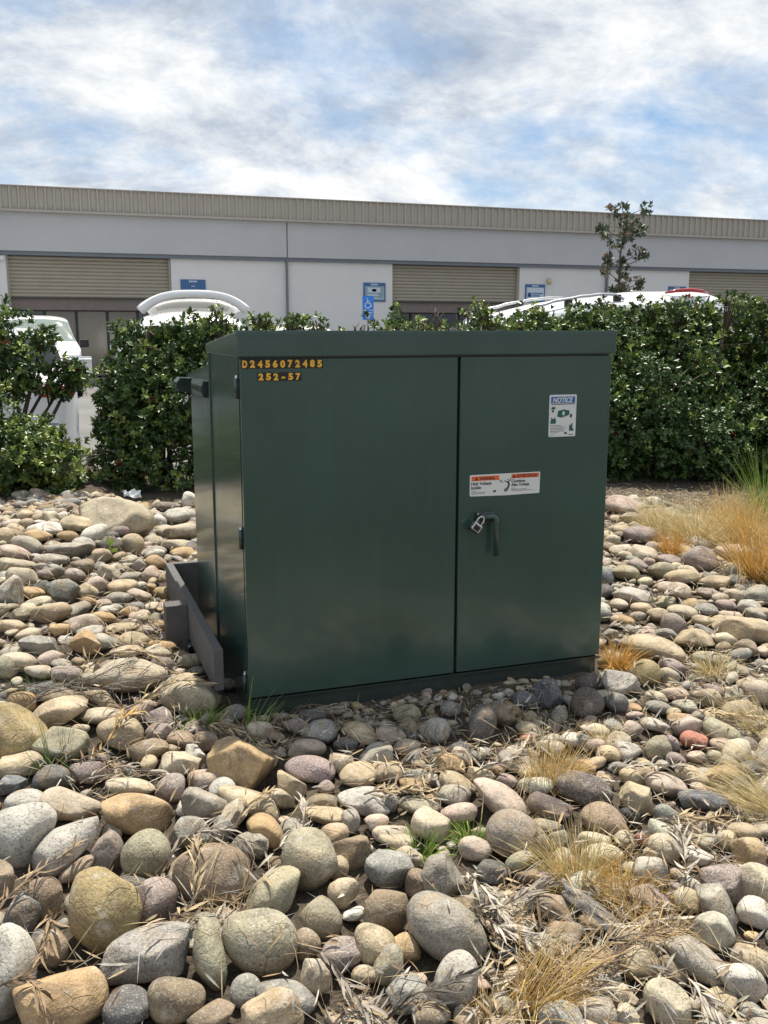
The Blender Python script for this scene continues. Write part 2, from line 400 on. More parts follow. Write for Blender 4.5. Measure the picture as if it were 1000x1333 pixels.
bp('roof_deck', M['wall_no_bounce'], seams[0] + 0.1, seams[-1] - 0.1, WY + 0.12, WY + 18, 4.6, 4.72)
# ribbed parapet: sheets of four ribs, each sheet a part
shw = 0.92; nsh = int((seams[-1] - seams[0]) / shw)
prof = [(0.0, 0.0), (0.145, 0.0), (0.165, -0.055), (0.21, -0.055), (0.23, 0.0)]
sh_me = None
for i in range(nsh):
    if sh_me is None:
        pts = [(kx * 0.23 + px_, py_) for kx in range(4) for px_, py_ in prof[:-1]] + [(0.92, 0.0)]
        V = []; Fc = []
        for (px_, py_) in pts:
            V += [(px_, py_, 0.0), (px_, py_, 0.60)]
        for j in range(len(pts) - 1): Fc.append((2 * j, 2 * j + 2, 2 * j + 3, 2 * j + 1))
        o = mesh_obj('parapet_sheet', V, Fc, M['fascia'], b_); sh_me = o.data
        so_ = o.modifiers.new('thickness', 'SOLIDIFY'); so_.thickness = 0.004
    else:
        o = bpy.data.objects.new('parapet_sheet', sh_me); link(o, b_)
        so_ = o.modifiers.new('thickness', 'SOLIDIFY'); so_.thickness = 0.004
    o.location = (seams[0] + i * shw, -0.24 + 0.002 * (i % 2), 4.735)
bp('parapet_cap', M['fascia'], seams[0], seams[-1], WY - 0.31, WY + 0.1, 5.335, 5.365, 0.008)
bp('parapet_flashing', M['fascia'], seams[0], seams[-1], WY - 0.32, WY - 0.17, 4.672, 4.736, 0.008)
bp('parapet_backing', M['fascia'], seams[0], seams[-1], WY - 0.225, WY + 0.1, 4.70, 5.33)
for di, (d0, d1) in enumerate(doors):
    V = []; Fc = []; zt, zb = 3.53, 2.40; ns = 11; sh = (zt - zb) / ns
    for s_ in range(ns):
        z0 = zt - s_ * sh
        for (yy, zz_) in ((0.0, z0), (-0.028, z0 - 0.018), (-0.034, z0 - sh * 0.5), (-0.022, z0 - sh * 0.8), (0.006, z0 - sh * 0.88), (0.006, z0 - sh * 0.995)):
            V += [(d0 + 0.05, 0.20 + yy, zz_), (d1 - 0.05, 0.20 + yy, zz_)]
    for j in range(len(V) // 2 - 1): Fc.append((2 * j, 2 * j + 2, 2 * j + 3, 2 * j + 1))
    mesh_obj('rollup_curtain', V, Fc, M['door'], b_)
    bx('door_guide', M['door'], b_, d0, d0 + 0.06, 0.08, 0.30, 0.1, 3.53); bx('door_guide', M['door'], b_, d1 - 0.06, d1, 0.08, 0.30, 0.1, 3.53)
    bx('bottom_bar', M['mullion'], b_, d0 + 0.06, d1 - 0.06, 0.16, 0.21, 2.36, 2.40)
    bx('storefront_header', M['door_low'], b_, d0 + 0.06, d1 - 0.06, 0.24, 0.34, 2.05, 2.46)
    npn = 5; pw = (d1 - d0 - 0.12) / npn
    for j in range(npn + 1): bx('mullion', M['mullion'], b_, d0 + 0.06 + j * pw - 0.04, d0 + 0.06 + j * pw + 0.04, 0.80, 0.90, 0.1, 2.35)
    bx('mullion', M['mullion'], b_, d0 + 0.06, d1 - 0.06, 0.78, 0.88, 2.02, 2.12)
    for j in range(npn):
        mt = M['blind'] if (di == 1 and j in (1, 2, 3)) else M['glass']
        bx('pane', mt, b_, d0 + 0.10 + j * pw, d0 + 0.02 + (j + 1) * pw, 0.83, 0.86, 0.15, 2.03)
    bx('recess_soffit', M['door_low'], b_, d0, d1, 0.34, 1.5, 2.36, 2.46)
    bx('recess_cheek', M['door_low'], b_, d0 - 0.1, d0, 0.251, 1.6, 0.1, 3.5); bx('recess_cheek', M['door_low'], b_, d1, d1 + 0.1, 0.251, 1.6, 0.1, 3.5)
bx('door_motor_box', M['wall'], b_, -1.75, -1.42, -0.12, 0.0, 3.38, 3.50, bev=0.01)

# signs screwed to the wall
def wall_sign(x, zt, label, face, marks):
    t = empty('tenant_sign', (x, WY - 0.005, zt), label=label, cat='sign', group='blue tenant signs on the building wall')
    bx('sign_board', M['sign_blue'], t, 0, 0.73, -0.03, 0.0, -0.58, 0.0, bev=0.006)
    if face: bx('sign_panel', face, t, 0.045, 0.685, -0.034, -0.029, -0.53, -0.105)
    for j in range(4): bx('number_mark', M['sign_pale'], t, 0.24 + j * 0.062, 0.285 + j * 0.062, -0.0345, -0.029, -0.078, -0.028)
    for (x0, x1, z0, z1, mt) in marks: bx('printed_mark', mt, t, x0, x1, -0.038, -0.033, z0, z1)
    return t
wall_sign(3.38, 2.95, 'plain blue tenant sign on the wall above the raised white tailgate', None, [(0.31, 0.42, -0.20, -0.18, M['sign_pale'])])
wall_sign(9.04, 2.95, 'blue framed sign with faded panel behind the accessible parking sign', M['sign_faded'],
          [(0.13, 0.55, -0.30, -0.15, M['sign_pale']), (0.28, 0.42, -0.27, -0.19, M['sign_faded']), (0.33, 0.36, -0.24, -0.21, M['st_ink']), (0.12, 0.50, -0.40, -0.36, M['sign_pale']), (0.20, 0.60, -0.49, -0.47, M['sign_pale'])])
wall_sign(14.71, 2.99, 'blue framed white sign with dark square logo, over the silver roof rails', M['sign_pale'],
          [(0.08, 0.22, -0.42, -0.27, M['sign_blue']), (0.13, 0.17, -0.39, -0.33, M['sign_pale'])] +
          [(0.25 + j * 0.05, 0.288 + j * 0.05, -0.325, -0.275, M['sign_blue']) for j in range(8)] + [(0.25 + j * 0.05, 0.288 + j * 0.05, -0.40, -0.35, M['sign_blue']) for j in range(6)])
wall_sign(20.33, 3.0, 'blue framed pale sign left of the far right roll-up door', M['sign_pale'], [])
o = MB().tube([(0, 0.16, 0), (0, 0.05, 0), (0, 0.0, 0), (0, -0.05, 0)], [0.03, 0.03, 0.10, 0.07], 14).build('wall_lamp', M['lamp'], None, True, (15.56, WY - 0.10, 3.09))
tag(o, 'small round yellowish lamp on the wall beside the white logo sign', 'lamp')

# accessible parking sign on its post
t = empty('parking_sign', (7.35, 20.5, -0.02), label='bright blue accessible parking sign with wheelchair symbol on a thin post', cat='sign')
MB().tube([(0, 0.03, 0), (0, 0.03, 2.36)], 0.022, 8).build('post', M['galv'], t)
pl = bx('upper_plate', M['isa_blue'], t, -0.15, 0.15, -0.004, 0.004, 2.01, 2.36); 
s = MB().tube([(-0.03, -0.007, 2.30), (-0.03, -0.007, 2.285)], 0.022, 10)
s.build('symbol_head', M['sticker'], pl)
MB().tube([(-0.02, -0.007, 2.26), (-0.015, -0.007, 2.18), (0.055, -0.007, 2.175), (0.085, -0.007, 2.10), (0.105, -0.007, 2.10)], 0.014, 6).tube([(-0.02, -0.007, 2.225), (0.045, -0.007, 2.222)], 0.010, 6).build('symbol_body', M['sticker'], pl)
MB().tube([(-0.01 + 0.072 * math.cos(a_), -0.007, 2.125 + 0.072 * math.sin(a_)) for a_ in np.linspace(math.radians(125), math.radians(350), 14)], 0.012, 6).build('symbol_wheel', M['sticker'], pl)
pl2 = bx('lower_plate', M['isa_blue'], t, -0.15, 0.15, -0.004, 0.004, 1.76, 1.995)
for j, (a_, c_) in enumerate([(-0.11, 0.11), (-0.07, 0.08), (-0.10, 0.10), (-0.06, 0.06)]): bx('print_line', M['sticker'], pl2, a_, c_, -0.006, -0.003, 1.935 - j * 0.045, 1.955 - j * 0.045)

# ------------------------------------------------------------------ vehicles
def make_car(name, label, loc, rz, L, W, H, top, belt, rear_glass, wind_glass, glass, side=True, group='white cars in the parking lot', mirror_x=None, wheels=True):
    """x runs from tail (0) to nose (L); top = [(x, z)] roof outline, belt = height of the window sill"""
    t = empty(name, loc, rz, label, 'car', group)
    tx = np.array([q[0] for q in top]); tz = np.array([q[1] for q in top])
    nx = 72; xs = (1 - np.cos(np.linspace(0, PI, nx))) / 2 * L
    zt = np.interp(xs, tx, tz)
    for _ in range(2): zt[1:-1] = 0.25 * zt[:-2] + 0.5 * zt[1:-1] + 0.25 * zt[2:]
    en = np.clip(np.minimum(xs / 0.45, (L - xs) / 0.6), 0, 1); hw = W / 2 * (0.80 + 0.20 * np.sqrt(1 - (1 - en) ** 2))
    zb = 0.24 + 0.10 * (1 - np.clip(np.minimum(xs / 0.5, (L - xs) / 0.5), 0, 1))
    vp = np.linspace(0, 1, 21)
    def S(i, off=0.0):
        b0 = min(belt, zt[i] - 0.03); h = max(zt[i] - b0, 0.03); P = []
        for q in vp:
            if q < 0.10: a = q / 0.10; y = hw[i] * (0.90 + 0.09 * math.sin(a * PI / 2)); z = zb[i] + 0.16 * a
            elif q < 0.35: a = (q - 0.10) / 0.25; y = hw[i] * (0.99 + 0.012 * math.sin(a * PI)); z = zb[i] + 0.16 + (b0 - zb[i] - 0.16) * a
            elif q < 0.62: a = (q - 0.35) / 0.27; y = hw[i] * (0.99 - 0.20 * min(1, h / 0.5) * a); z = b0 + h * 0.84 * a
            else: a = (q - 0.62) / 0.38; r = hw[i] * (0.99 - 0.20 * min(1, h / 0.5)); y = r * math.cos(a * PI / 2) ** 0.75 if a < 1 else 0.0; z = b0 + h * (0.84 + 0.16 * math.sin(a * PI / 2))
            P.append((y, z))
        return P
    secs = [S(i) for i in range(nx)]
    def surf(i0, i1, v0, v1, off, both):
        V = []; Fc = []
        for s_ in ((1, -1) if both else (1,)):
            cols = list(range(v0, v1 + 1)); base = len(V)
            for i in range(i0, i1 + 1):
                for j in cols:
                    y, z = secs[i][j]; V.append((xs[i], s_ * (y + off * (1 if j < 15 else 0.3)), z + off * (0.2 if j < 11 else 1)))
            m_ = len(cols)
            for a in range(i1 - i0):
                for c in range(m_ - 1):
                    f = (base + a * m_ + c, base + a * m_ + c + 1, base + (a + 1) * m_ + c + 1, base + (a + 1) * m_ + c)
                    Fc.append(f if s_ > 0 else f[::-1])
        return V, Fc
    V, Fc = surf(0, nx - 1, 0, 20, 0.0, True)
    n1 = len(vp)
    for i0 in (0, nx - 1):    # close tail and nose
        a = [i0 * n1 + j for j in range(n1)]; c = [nx * n1 + i0 * n1 + j for j in range(n1)]
        for j in range(n1 - 1): Fc.append((a[j], a[j + 1], c[j + 1], c[j]))
    mesh_obj('body', V, Fc, M['white'], t, True)
    def xi(x): return int(np.argmin(abs(xs - x)))
    def glass_patch(nm, x0, x1, v0, v1, mat, off=0.006):
        V, Fc = surf(xi(x0), xi(x1), v0, v1, off, True); return mesh_obj(nm, V, Fc, mat, t, True)
    if rear_glass: glass_patch('rear_window', rear_glass[0], rear_glass[1], 14, 20, glass)
    if wind_glass: glass_patch('windscreen', wind_glass[0], wind_glass[1], 13, 20, glass)
    if side:
        for (a, c) in side: 
            for s_ in (1, -1):
                V, Fc = surf(xi(a), xi(c), 8, 12, 0.006, False)
                if s_ < 0: V = [(q[0], -q[1], q[2]) for q in V]; Fc = [f[::-1] for f in Fc]
                mesh_obj('side_window', V, Fc, M['glass'], t, True)
    if wheels:
        for wx in (0.85, L - 0.85):
            for s_ in (1, -1):
                y = s_ * (W / 2 - 0.11)
                tyre = MB().tube([(wx, y - 0.11, 0.33), (wx, y - 0.08, 0.33), (wx, y + 0.08, 0.33), (wx, y + 0.11, 0.33)], [0.28, 0.33, 0.33, 0.28], 22).build('wheel', M['tyre'], t, True)
                MB().tube([(wx, y + s_ * 0.10, 0.33), (wx, y + s_ * 0.118, 0.33)], [0.21, 0.19], 16).build('rim', M['rim'], tyre)
    for s_ in (1, -1):
        mx_ = mirror_x if mirror_x else L * 0.62
        MB().box(mx_ - 0.07, mx_ + 0.07, s_ * (W / 2 + 0.01), s_ * (W / 2 + 0.23), belt - 0.03, belt + 0.16, 0.03).build('mirror', M['black'] if mirror_x else M['white'], t)
    return t, (xs, zt, secs, xi)
def lamps(t, xa, xb, W, z0, z1, mat, name, yin=0.55):
    for s_ in (1, -1):
        y0, y1 = sorted((s_ * W / 2 * yin, s_ * W / 2 * 0.955)); MB().box(xa, xb, y0, y1, z0, z1, 0.02).build(name, mat, t)
suv = lambda H, L: [(0, 0.62), (0.04, 0.98), (0.16, 1.08), (0.45, H - 0.10), (0.8, H - 0.03), (1.5, H), (2.3, H - 0.02), (2.75, H - 0.09), (3.55, 1.10), (4.25, 0.98), (L - 0.1, 0.80), (L, 0.55)]
# tail-on white car at left, seen through the gap between the shrubs
tB, _ = make_car('parked_car', 'white hatchback parked tail-on behind the left shrubs, red tail lamp showing', (-1.24, 6.25, -0.02), PI / 2, 4.5, 1.84, 1.52, suv(1.52, 4.5), 0.98, (0.2, 0.5), (2.75, 3.5), M['glass'], [(0.7, 1.6), (1.68, 2.7)])
lamps(tB, 0.015, 0.20, 1.84, 0.86, 0.97, M['red'], 'tail_lamp', 0.60)
MB().box(-0.04, 0.14, -0.80, 0.80, 0.36, 0.60, 0.06).build('rear_bumper', M['white'], tB)
bx('number_plate', M['sticker'], tB, -0.048, -0.02, -0.16, 0.16, 0.66, 0.78)
# big nose-on white vehicle further back at left
tC, _ = make_car('parked_suv', 'tall white vehicle parked nose-on at far left near the building', (-0.72, 24.3, -0.02), -PI / 2, 4.9, 1.95, 1.86,
                 [(0, 0.7), (0.05, 1.1), (0.3, 1.7), (0.8, 1.84), (1.8, 1.86), (2.6, 1.80), (3.3, 1.18), (4.5, 1.08), (4.8, 0.95), (4.9, 0.6)], 1.12, None, (2.66, 3.28), M['carglass'], [(0.8, 1.6), (1.68, 2.5)], mirror_x=3.0)
lamps(tC, 4.62, 4.84, 1.95, 0.78, 0.95, M['lens'], 'headlamp', 0.55); MB().box(4.70, 4.905, -0.5, 0.5, 0.62, 0.92, 0.03).build('grille', M['black'], tC); MB().box(4.6, 4.93, -0.9, 0.9, 0.34, 0.56, 0.05).build('front_bumper', M['black'], tC)
# pale windscreen of a low car between the two gaps
tD, _ = make_car('parked_sedan', 'low white car with pale green windscreen beside the raised tailgate', (2.05, 22.6, -0.02), -PI / 2, 4.6, 1.82, 1.55,
                 [(0, 0.7), (0.05, 0.98), (0.9, 1.08), (1.4, 1.50), (2.0, 1.55), (2.6, 1.50), (3.4, 1.02), (4.3, 0.86), (4.55, 0.72), (4.6, 0.5)], 1.0, None, (2.62, 3.36), M['carglass'], [(1.3, 1.9), (2.0, 2.7)])
lamps(tD, 4.30, 4.56, 1.82, 0.64, 0.76, M['lens'], 'headlamp', 0.6)
# car glimpsed over the cabinet's left corner
tE, _ = make_car('parked_sedan', 'white car whose roof just shows over the cabinet left corner', (5.4, 22.2, -0.02), -PI / 2, 4.6, 1.82, 1.62,
                 [(0, 0.7), (0.05, 0.98), (0.9, 1.10), (1.4, 1.56), (2.0, 1.62), (2.6, 1.57), (3.4, 1.05), (4.3, 0.88), (4.55, 0.72), (4.6, 0.5)], 1.0, None, (2.62, 3.36), M['carglass'], [(1.3, 1.9), (2.0, 2.7)])
# SUV with its tailgate up
H = 1.76
tA, _ = make_car('parked_suv', 'white SUV with its rear tailgate raised, behind the hedge left of the cabinet', (1.42, 10.55, -0.02), PI / 2 - 0.10, 4.6, 1.86, H, suv(H, 4.6), 1.0, None, (2.75, 3.5), M['glass'], [(0.7, 1.6), (1.68, 2.7)])
MB().box(0.10, 0.16, -0.62, 0.62, 0.75, 1.55, 0.02).build('boot_opening', M['black'], tA)
lamps(tA, 0.0, 0.2, 1.86, 0.85, 1.05, M['red'], 'tail_lamp', 0.72)
MB().box(-0.06, 0.12, -0.82, 0.82, 0.38, 0.66, 0.06).build('rear_bumper', M['white'], tA)
def gate_surf(nu, nv, u0, u1, v0, v1, off):
    V = []; Fc = []
    for i in range(nu + 1):
        u_ = u0 + (u1 - u0) * i / nu
        for j in range(nv + 1):
            v_ = v0 + (v1 - v0) * j / nv
            half = 0.57 + 0.155 * u_ - 0.06 * max(0, u_ - 0.9) / 0.1
            x = 0.42 - 0.95 * u_ + 0.10 * abs(v_) ** 2.5 * u_; z = H - 0.04 + 0.20 * u_ + 0.07 * math.sin(u_ * PI) - (0.06 + 0.16 * u_) * abs(v_) ** 3 
            V.append((x, half * v_, z + off))
    for i in range(nu):
        for j in range(nv):
            a = i * (nv + 1) + j; Fc.append((a, a + 1, a + nv + 2, a + nv + 1))
    return V, Fc
V, Fc = gate_surf(12, 24, 0, 1, -1, 1, 0.0); g_ = mesh_obj('tailgate', V, Fc, M['white'], tA, True); sd = g_.modifiers.new('thickness', 'SOLIDIFY'); sd.thickness = 0.10; sd.offset = -1 if False else 1
V, Fc = gate_surf(8, 20, 0.22, 0.80, -0.80, 0.80, -0.012); mesh_obj('tailgate_window', V, Fc, M['hatchglass'], g_, True)
bx('gate_strut', M['black'], tA, -0.05, 0.3, -0.70, -0.68, 1.30, 1.33); bx('gate_strut', M['black'], tA, -0.05, 0.3, 0.68, 0.70, 1.30, 1.33)
# SUV seen side-on above the hedge, with roof rails
tF, (xs, zt, secs, xi) = make_car('parked_suv', 'white SUV side-on behind the hedge with silver roof rails', (7.65, 8.1, -0.02), PI, 4.0, 1.9, 1.92,
                 [(0, 0.7), (0.06, 1.15), (0.3, 1.78), (0.6, 1.88), (0.9, 1.92), (1.4, 1.91), (2.0, 1.85), (2.7, 1.69), (3.05, 1.58), (3.45, 1.22), (3.85, 1.0), (4.0, 0.6)], 1.08, (0.08, 0.28), (3.08, 3.4), M['glass'], [(0.4, 1.0), (1.1, 1.9), (2.0, 2.8)])
for s_ in (1, -1):
    pts = []
    for x in np.linspace(1.25, 2.88, 14):
        i = xi(x); e = 1 - abs((x - 2.065) / 0.815) ** 8; pts.append((x, s_ * 0.66, zt[i] - 0.04 + 0.075 * e))
    r_ = MB().tube(pts, 0.020, 8).build('roof_rail', M['alu'], tF, True)
    for x in (1.35, 2.05, 2.76): MB().box(x - 0.05, x + 0.05, s_ * 0.66 - 0.018, s_ * 0.66 + 0.018, zt[xi(x)] - 0.08, zt[xi(x)] + 0.02).build('rail_foot', M['black'], r_)
# white van tail at right with red strip on top
tG, _ = make_car('parked_van', 'white van tail with long red strip lamp on its roof edge, far right', (9.15, 9.5, -0.06), PI / 2, 4.7, 1.9, 2.06,
                 [(0, 0.7), (0.05, 1.30), (0.22, 2.04), (0.5, 2.14), (1.6, 2.18), (2.8, 2.12), (3.2, 1.96), (4.0, 1.15), (4.5, 0.98), (4.7, 0.6)], 1.1, (0.08, 0.18), (3.2, 3.9), M['carglass'], [(0.7, 1.6), (1.7, 3.0)])
MB().tube([(0.36, -0.42, 2.105), (0.30, -0.25, 2.14), (0.28, 0, 2.155), (0.30, 0.25, 2.14), (0.36, 0.42, 2.105)], [0.014, 0.028, 0.034, 0.028, 0.014], 8).build('roof_lamp_strip', M['red'], tG, True)
bx('panel_seam', M['trim'], tG, 0.045, 0.20, -0.006, 0.006, 1.45, 1.80)

# ------------------------------------------------------------------ shrubs
def rosette(rng, nl=8, ln=0.05):
    """one shoot tip with obovate leaves, pointing +Z; returns verts, tris"""
    V = []; T = []
    for i in range(nl):
        a = i * 2.399 + rng.uniform(-0.3, 0.3); el = rng.uniform(0.15, 1.15) if i < nl - 2 else rng.uniform(0.9, 1.4)
        l = ln * rng.uniform(0.75, 1.2); wd = l * rng.uniform(0.20, 0.27); z0 = rng.uniform(-0.45, 0.1) * ln
        d = np.array([math.cos(a) * math.cos(el), math.sin(a) * math.cos(el), math.sin(el)]); s = np.array([-math.sin(a), math.cos(a), 0]); nrm = np.cross(s, d)
        if nrm[2] < 0: nrm = -nrm
        o = np.array([0, 0, z0]); b = len(V)
        V += [o, o + d * l * 0.62 + s * wd + nrm * wd * 0.35, o + d * l * 0.55 - nrm * wd * 0.1, o + d * l * 0.62 - s * wd + nrm * wd * 0.35, o + d * l - nrm * l * 0.12]
        T += [(b, b + 2, b + 1), (b, b + 3, b + 2), (b + 2, b + 4, b + 1), (b + 3, b + 4, b + 2)]
    return np.array(V), np.array(T)
_rr = random.Random(5)
ROS = [rosette(_rr, 8 + i % 3, 1.0) for i in range(8)]
def frames(nrm, rng):
    n = nrm / np.linalg.norm(nrm, axis=1, keepdims=True)
    a = rng.normal(size=n.shape); a -= n * (a * n).sum(1, keepdims=True); a /= np.linalg.norm(a, axis=1, keepdims=True)
    return np.stack([a, np.cross(n, a), n], -1)           # columns
def leaf_cloud(pos, nrm, size, tint, rng):
    R = frames(nrm, rng); Vs = []; Ts = []; Cs = []; base = 0; which = rng.integers(0, len(ROS), len(pos))
    for kx, (rv, rt_) in enumerate(ROS):
        idx = np.where(which == kx)[0]
        if not len(idx): continue
        v_ = np.einsum('nij,vj->nvi', R[idx], rv) * size[idx, None, None] + pos[idx, None, :]
        Vs.append(v_.reshape(-1, 3)); nv = len(rv)
        Ts.append((rt_[None] + (np.arange(len(idx)) * nv)[:, None, None] + base).reshape(-1, 3)); base += nv * len(idx)
        lv = np.repeat(rng.uniform(0.75, 1.25, (len(idx), nv // 5, 1)), 5, 1)     # leaf to leaf variation
        Cs.append((tint[idx, None, :] * lv).reshape(-1, 3))
    C = np.concatenate(Cs); return np.concatenate(Vs), np.concatenate(Ts), np.concatenate([C, np.ones((len(C), 1))], 1)
def shrub(blobs, base, n, seed, label, name='hedge_shrub', group='evergreen shrubs of the hedge', ls=0.045, young=0.44):
    """blobs: (x, y, z, rx, ry, rz) world"""
    rng = np.random.default_rng(seed); t = empty(name, base, 0, label, 'shrub', group); B = np.array(base)
    vol = np.array([b[3] * b[4] + b[4] * b[5] + b[3] * b[5] for b in blobs]); cnt = (1.25 * n * vol / vol.sum()).astype(int)
    P = []; N = []; RR = []
    for b, c in zip(blobs, cnt):
        d = rng.normal(size=(c, 3)); d /= np.linalg.norm(d, axis=1, keepdims=True)
        ph = rng.uniform(0, 6.28, 6)
        lump = 1 + 0.16 * np.sin(5 * d[:, 0] + ph[0]) * np.sin(5 * d[:, 1] + ph[1]) + 0.14 * np.sin(9 * d[:, 2] + ph[2]) * np.sin(8 * d[:, 0] + ph[3]) + 0.10 * np.sin(15 * d[:, 1] + ph[4]) * np.sin(14 * d[:, 2] + ph[5])
        ir = 1 - 0.60 * rng.random(c) ** 1.6; r = lump * ir; RR.append(ir)
        P.append(np.array(b[:3]) + d * r[:, None] * np.array(b[3:6])); N.append(d / np.array(b[3:6]))
    P = np.concatenate(P); N = np.concatenate(N); N /= np.linalg.norm(N, axis=1, keepdims=True)
    # thin out by a clump field, so holes stay open
    cl = np.sin(7.3 * P[:, 0] + 2.1 * P[:, 1] + seed) + np.sin(6.1 * P[:, 2] + 3.7 * P[:, 0] + 2 * seed) + np.sin(8.3 * P[:, 1] - 4.4 * P[:, 2])
    keep = (cl > -1.35) & (P[:, 2] > ground_z(P[:, 0], P[:, 1]) + 0.02); P = P[keep]; N = N[keep]
    N = N * 0.75 + np.array([0, 0, 0.55]) + rng.normal(size=N.shape) * 0.35
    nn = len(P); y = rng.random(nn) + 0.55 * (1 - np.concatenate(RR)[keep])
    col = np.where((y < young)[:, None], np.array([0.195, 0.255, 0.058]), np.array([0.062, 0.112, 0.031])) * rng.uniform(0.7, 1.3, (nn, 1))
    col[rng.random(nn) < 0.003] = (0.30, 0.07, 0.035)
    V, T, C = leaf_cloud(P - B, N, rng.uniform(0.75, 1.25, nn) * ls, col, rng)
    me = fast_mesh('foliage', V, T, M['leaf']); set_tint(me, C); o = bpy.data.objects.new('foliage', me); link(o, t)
    br = MB()
    for b in blobs:
        c = np.array(b[:3]) - B; st = np.array([rng.uniform(-0.08, 0.08), rng.uniform(-0.08, 0.08), 0]); md = st * 0.5 + c * 0.5 + rng.normal(size=3) * 0.05
        br.tube([st, md, c], [0.022, 0.015, 0.009], 6)
        for _ in range(7):
            d = rng.normal(size=3); d[2] = abs(d[2]) * 0.7; d /= np.linalg.norm(d); e = c + d * np.array(b[3:6]) * 0.85
            br.tube([md * 0.4 + c * 0.6, (c + e) / 2 + rng.normal(size=3) * 0.03, e], [0.009, 0.006, 0.003], 5)
    br.build('branches', M['bark'], t, True)
    return t
gz = lambda x, y: float(ground_z(x, y))
def col_shrub(x, y, top, rx, ry, n, seed, label, lo=0.30, lean=0.0, rag=0.12):
    r = random.Random(seed); g = gz(x, y); h = top - g; bl = []
    for kx in range(5):
        f = kx / 4; zc = g + lo * (1 - f) + (h - 0.30) * f; k_ = 0.85 + 0.25 * math.sin(PI * (0.2 + 0.6 * f))
        bl.append((x + r.uniform(-rag, rag) + lean * f, y + r.uniform(-rag, rag), zc, rx * k_ * r.uniform(0.85, 1.1), ry * k_, 0.34))
    for kx in range(9):       # leading shoots above the outline
        s_ = r.uniform(0.08, 0.14); bl.append((x + r.uniform(-rx, rx) * 0.85, y + r.uniform(-0.45, 0.2), top - r.uniform(0.0, 0.18), s_, s_, s_ * 1.25))
    return shrub(bl, (x, y, g), n, seed, label)
g0 = gz(-0.8, 4.0)
shrub([(-0.95, 4.05, g0 + 0.25, 0.50, 0.42, 0.30), (-0.62, 4.0, g0 + 0.18, 0.40, 0.36, 0.24), (-0.85, 4.1, g0 + 0.32, 0.40, 0.34, 0.20), (-0.45, 3.9, g0 + 0.16, 0.24, 0.22, 0.20), (-1.25, 4.1, g0 + 0.45, 0.42, 0.34, 0.40)],
      (-0.8, 4.05, g0), 2300, 11, 'low rounded shrub at the left edge above the cobbles, sunlit yellow-green tips', young=0.55)
shrub([(-1.05, 4.9, 1.45, 0.34, 0.36, 0.26), (-0.86, 4.85, 1.18, 0.30, 0.32, 0.24), (-1.25, 4.9, 1.06, 0.34, 0.34, 0.30), (-0.70, 4.85, 1.10, 0.17, 0.20, 0.11), (-0.52, 4.8, 1.18, 0.14, 0.16, 0.10), (-0.50, 4.8, 1.02, 0.14, 0.16, 0.10), (-0.40, 4.75, 1.12, 0.12, 0.13, 0.10), (-0.62, 4.8, 1.40, 0.12, 0.14, 0.10), (-1.30, 4.8, 0.72, 0.30, 0.30, 0.30)],
      (-0.95, 4.9, gz(-0.95, 4.9)), 1900, 12, 'tall open shrub at the left edge with cars showing through its branches', young=0.3)
shrub([(0.10, 4.55, 1.38, 0.22, 0.28, 0.18), (0.28, 4.6, 1.20, 0.36, 0.34, 0.28), (0.02, 4.5, 1.05, 0.30, 0.34, 0.26), (0.35, 4.5, 0.90, 0.40, 0.38, 0.32), (0.05, 4.45, 0.72, 0.30, 0.34, 0.30), (0.25, 4.4, 0.46, 0.46, 0.36, 0.34), (0.52, 4.6, 1.42, 0.24, 0.26, 0.16), (-0.10, 4.35, 0.40, 0.26, 0.28, 0.24), (-0.08, 4.5, 0.93, 0.18, 0.2, 0.14), (-0.14, 4.45, 0.70, 0.17, 0.18, 0.13)],
      (0.25, 4.5, gz(0.25, 4.5)), 3000, 13, 'dense dark shrub between the gap and the cabinet left side', young=0.3)
col_shrub(1.00, 4.6, 1.53, 0.50, 0.50, 2000, 14, 'hedge shrub whose top shows over the cabinet left shoulder')
for i, (x, top, lb) in enumerate([(1.75, 1.45, 'hedge shrub barely showing over the left half of the cabinet lid'),
                                  (2.55, 1.57, 'hedge shrub rising over the middle of the cabinet lid, below the dark doorway'),
                                  (3.35, 1.59, 'hedge shrub over the right half of the cabinet lid'),
                                  (4.15, 1.63, 'hedge shrub directly right of the cabinet, below the silver roof rails')]):
    col_shrub(x, 4.45 - 0.05 * i, top, 0.56, 0.58, 3200 if i > 1 else 1500, 20 + i, lb)
for i, (x, y, top, lb) in enumerate([(4.95, 4.05, 1.64, 'sunlit hedge shrub below the small tree, right of the cabinet'),
                                     (5.75, 3.8, 1.67, 'tall hedge shrub at the right edge below the red strip lamp'),
                                     (6.6, 3.8, 1.88, 'hedge shrub cut off by the right edge of the picture')]):
    col_shrub(x, y, top, 0.60, 0.62, 4000 if i < 2 else 2200, 30 + i, lb)
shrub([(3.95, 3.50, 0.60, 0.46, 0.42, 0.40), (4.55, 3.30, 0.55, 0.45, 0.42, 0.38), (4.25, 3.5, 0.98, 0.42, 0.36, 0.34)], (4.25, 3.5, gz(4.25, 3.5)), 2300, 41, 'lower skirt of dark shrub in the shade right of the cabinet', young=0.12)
shrub([(5.2, 3.10, 0.60, 0.46, 0.40, 0.38), (5.75, 2.95, 0.6, 0.42, 0.40, 0.4), (5.4, 3.1, 1.0, 0.44, 0.38, 0.36)], (5.4, 3.1, gz(5.4, 3.1)), 2300, 42, 'low dark shrub behind the golden grass at the right edge', young=0.15)

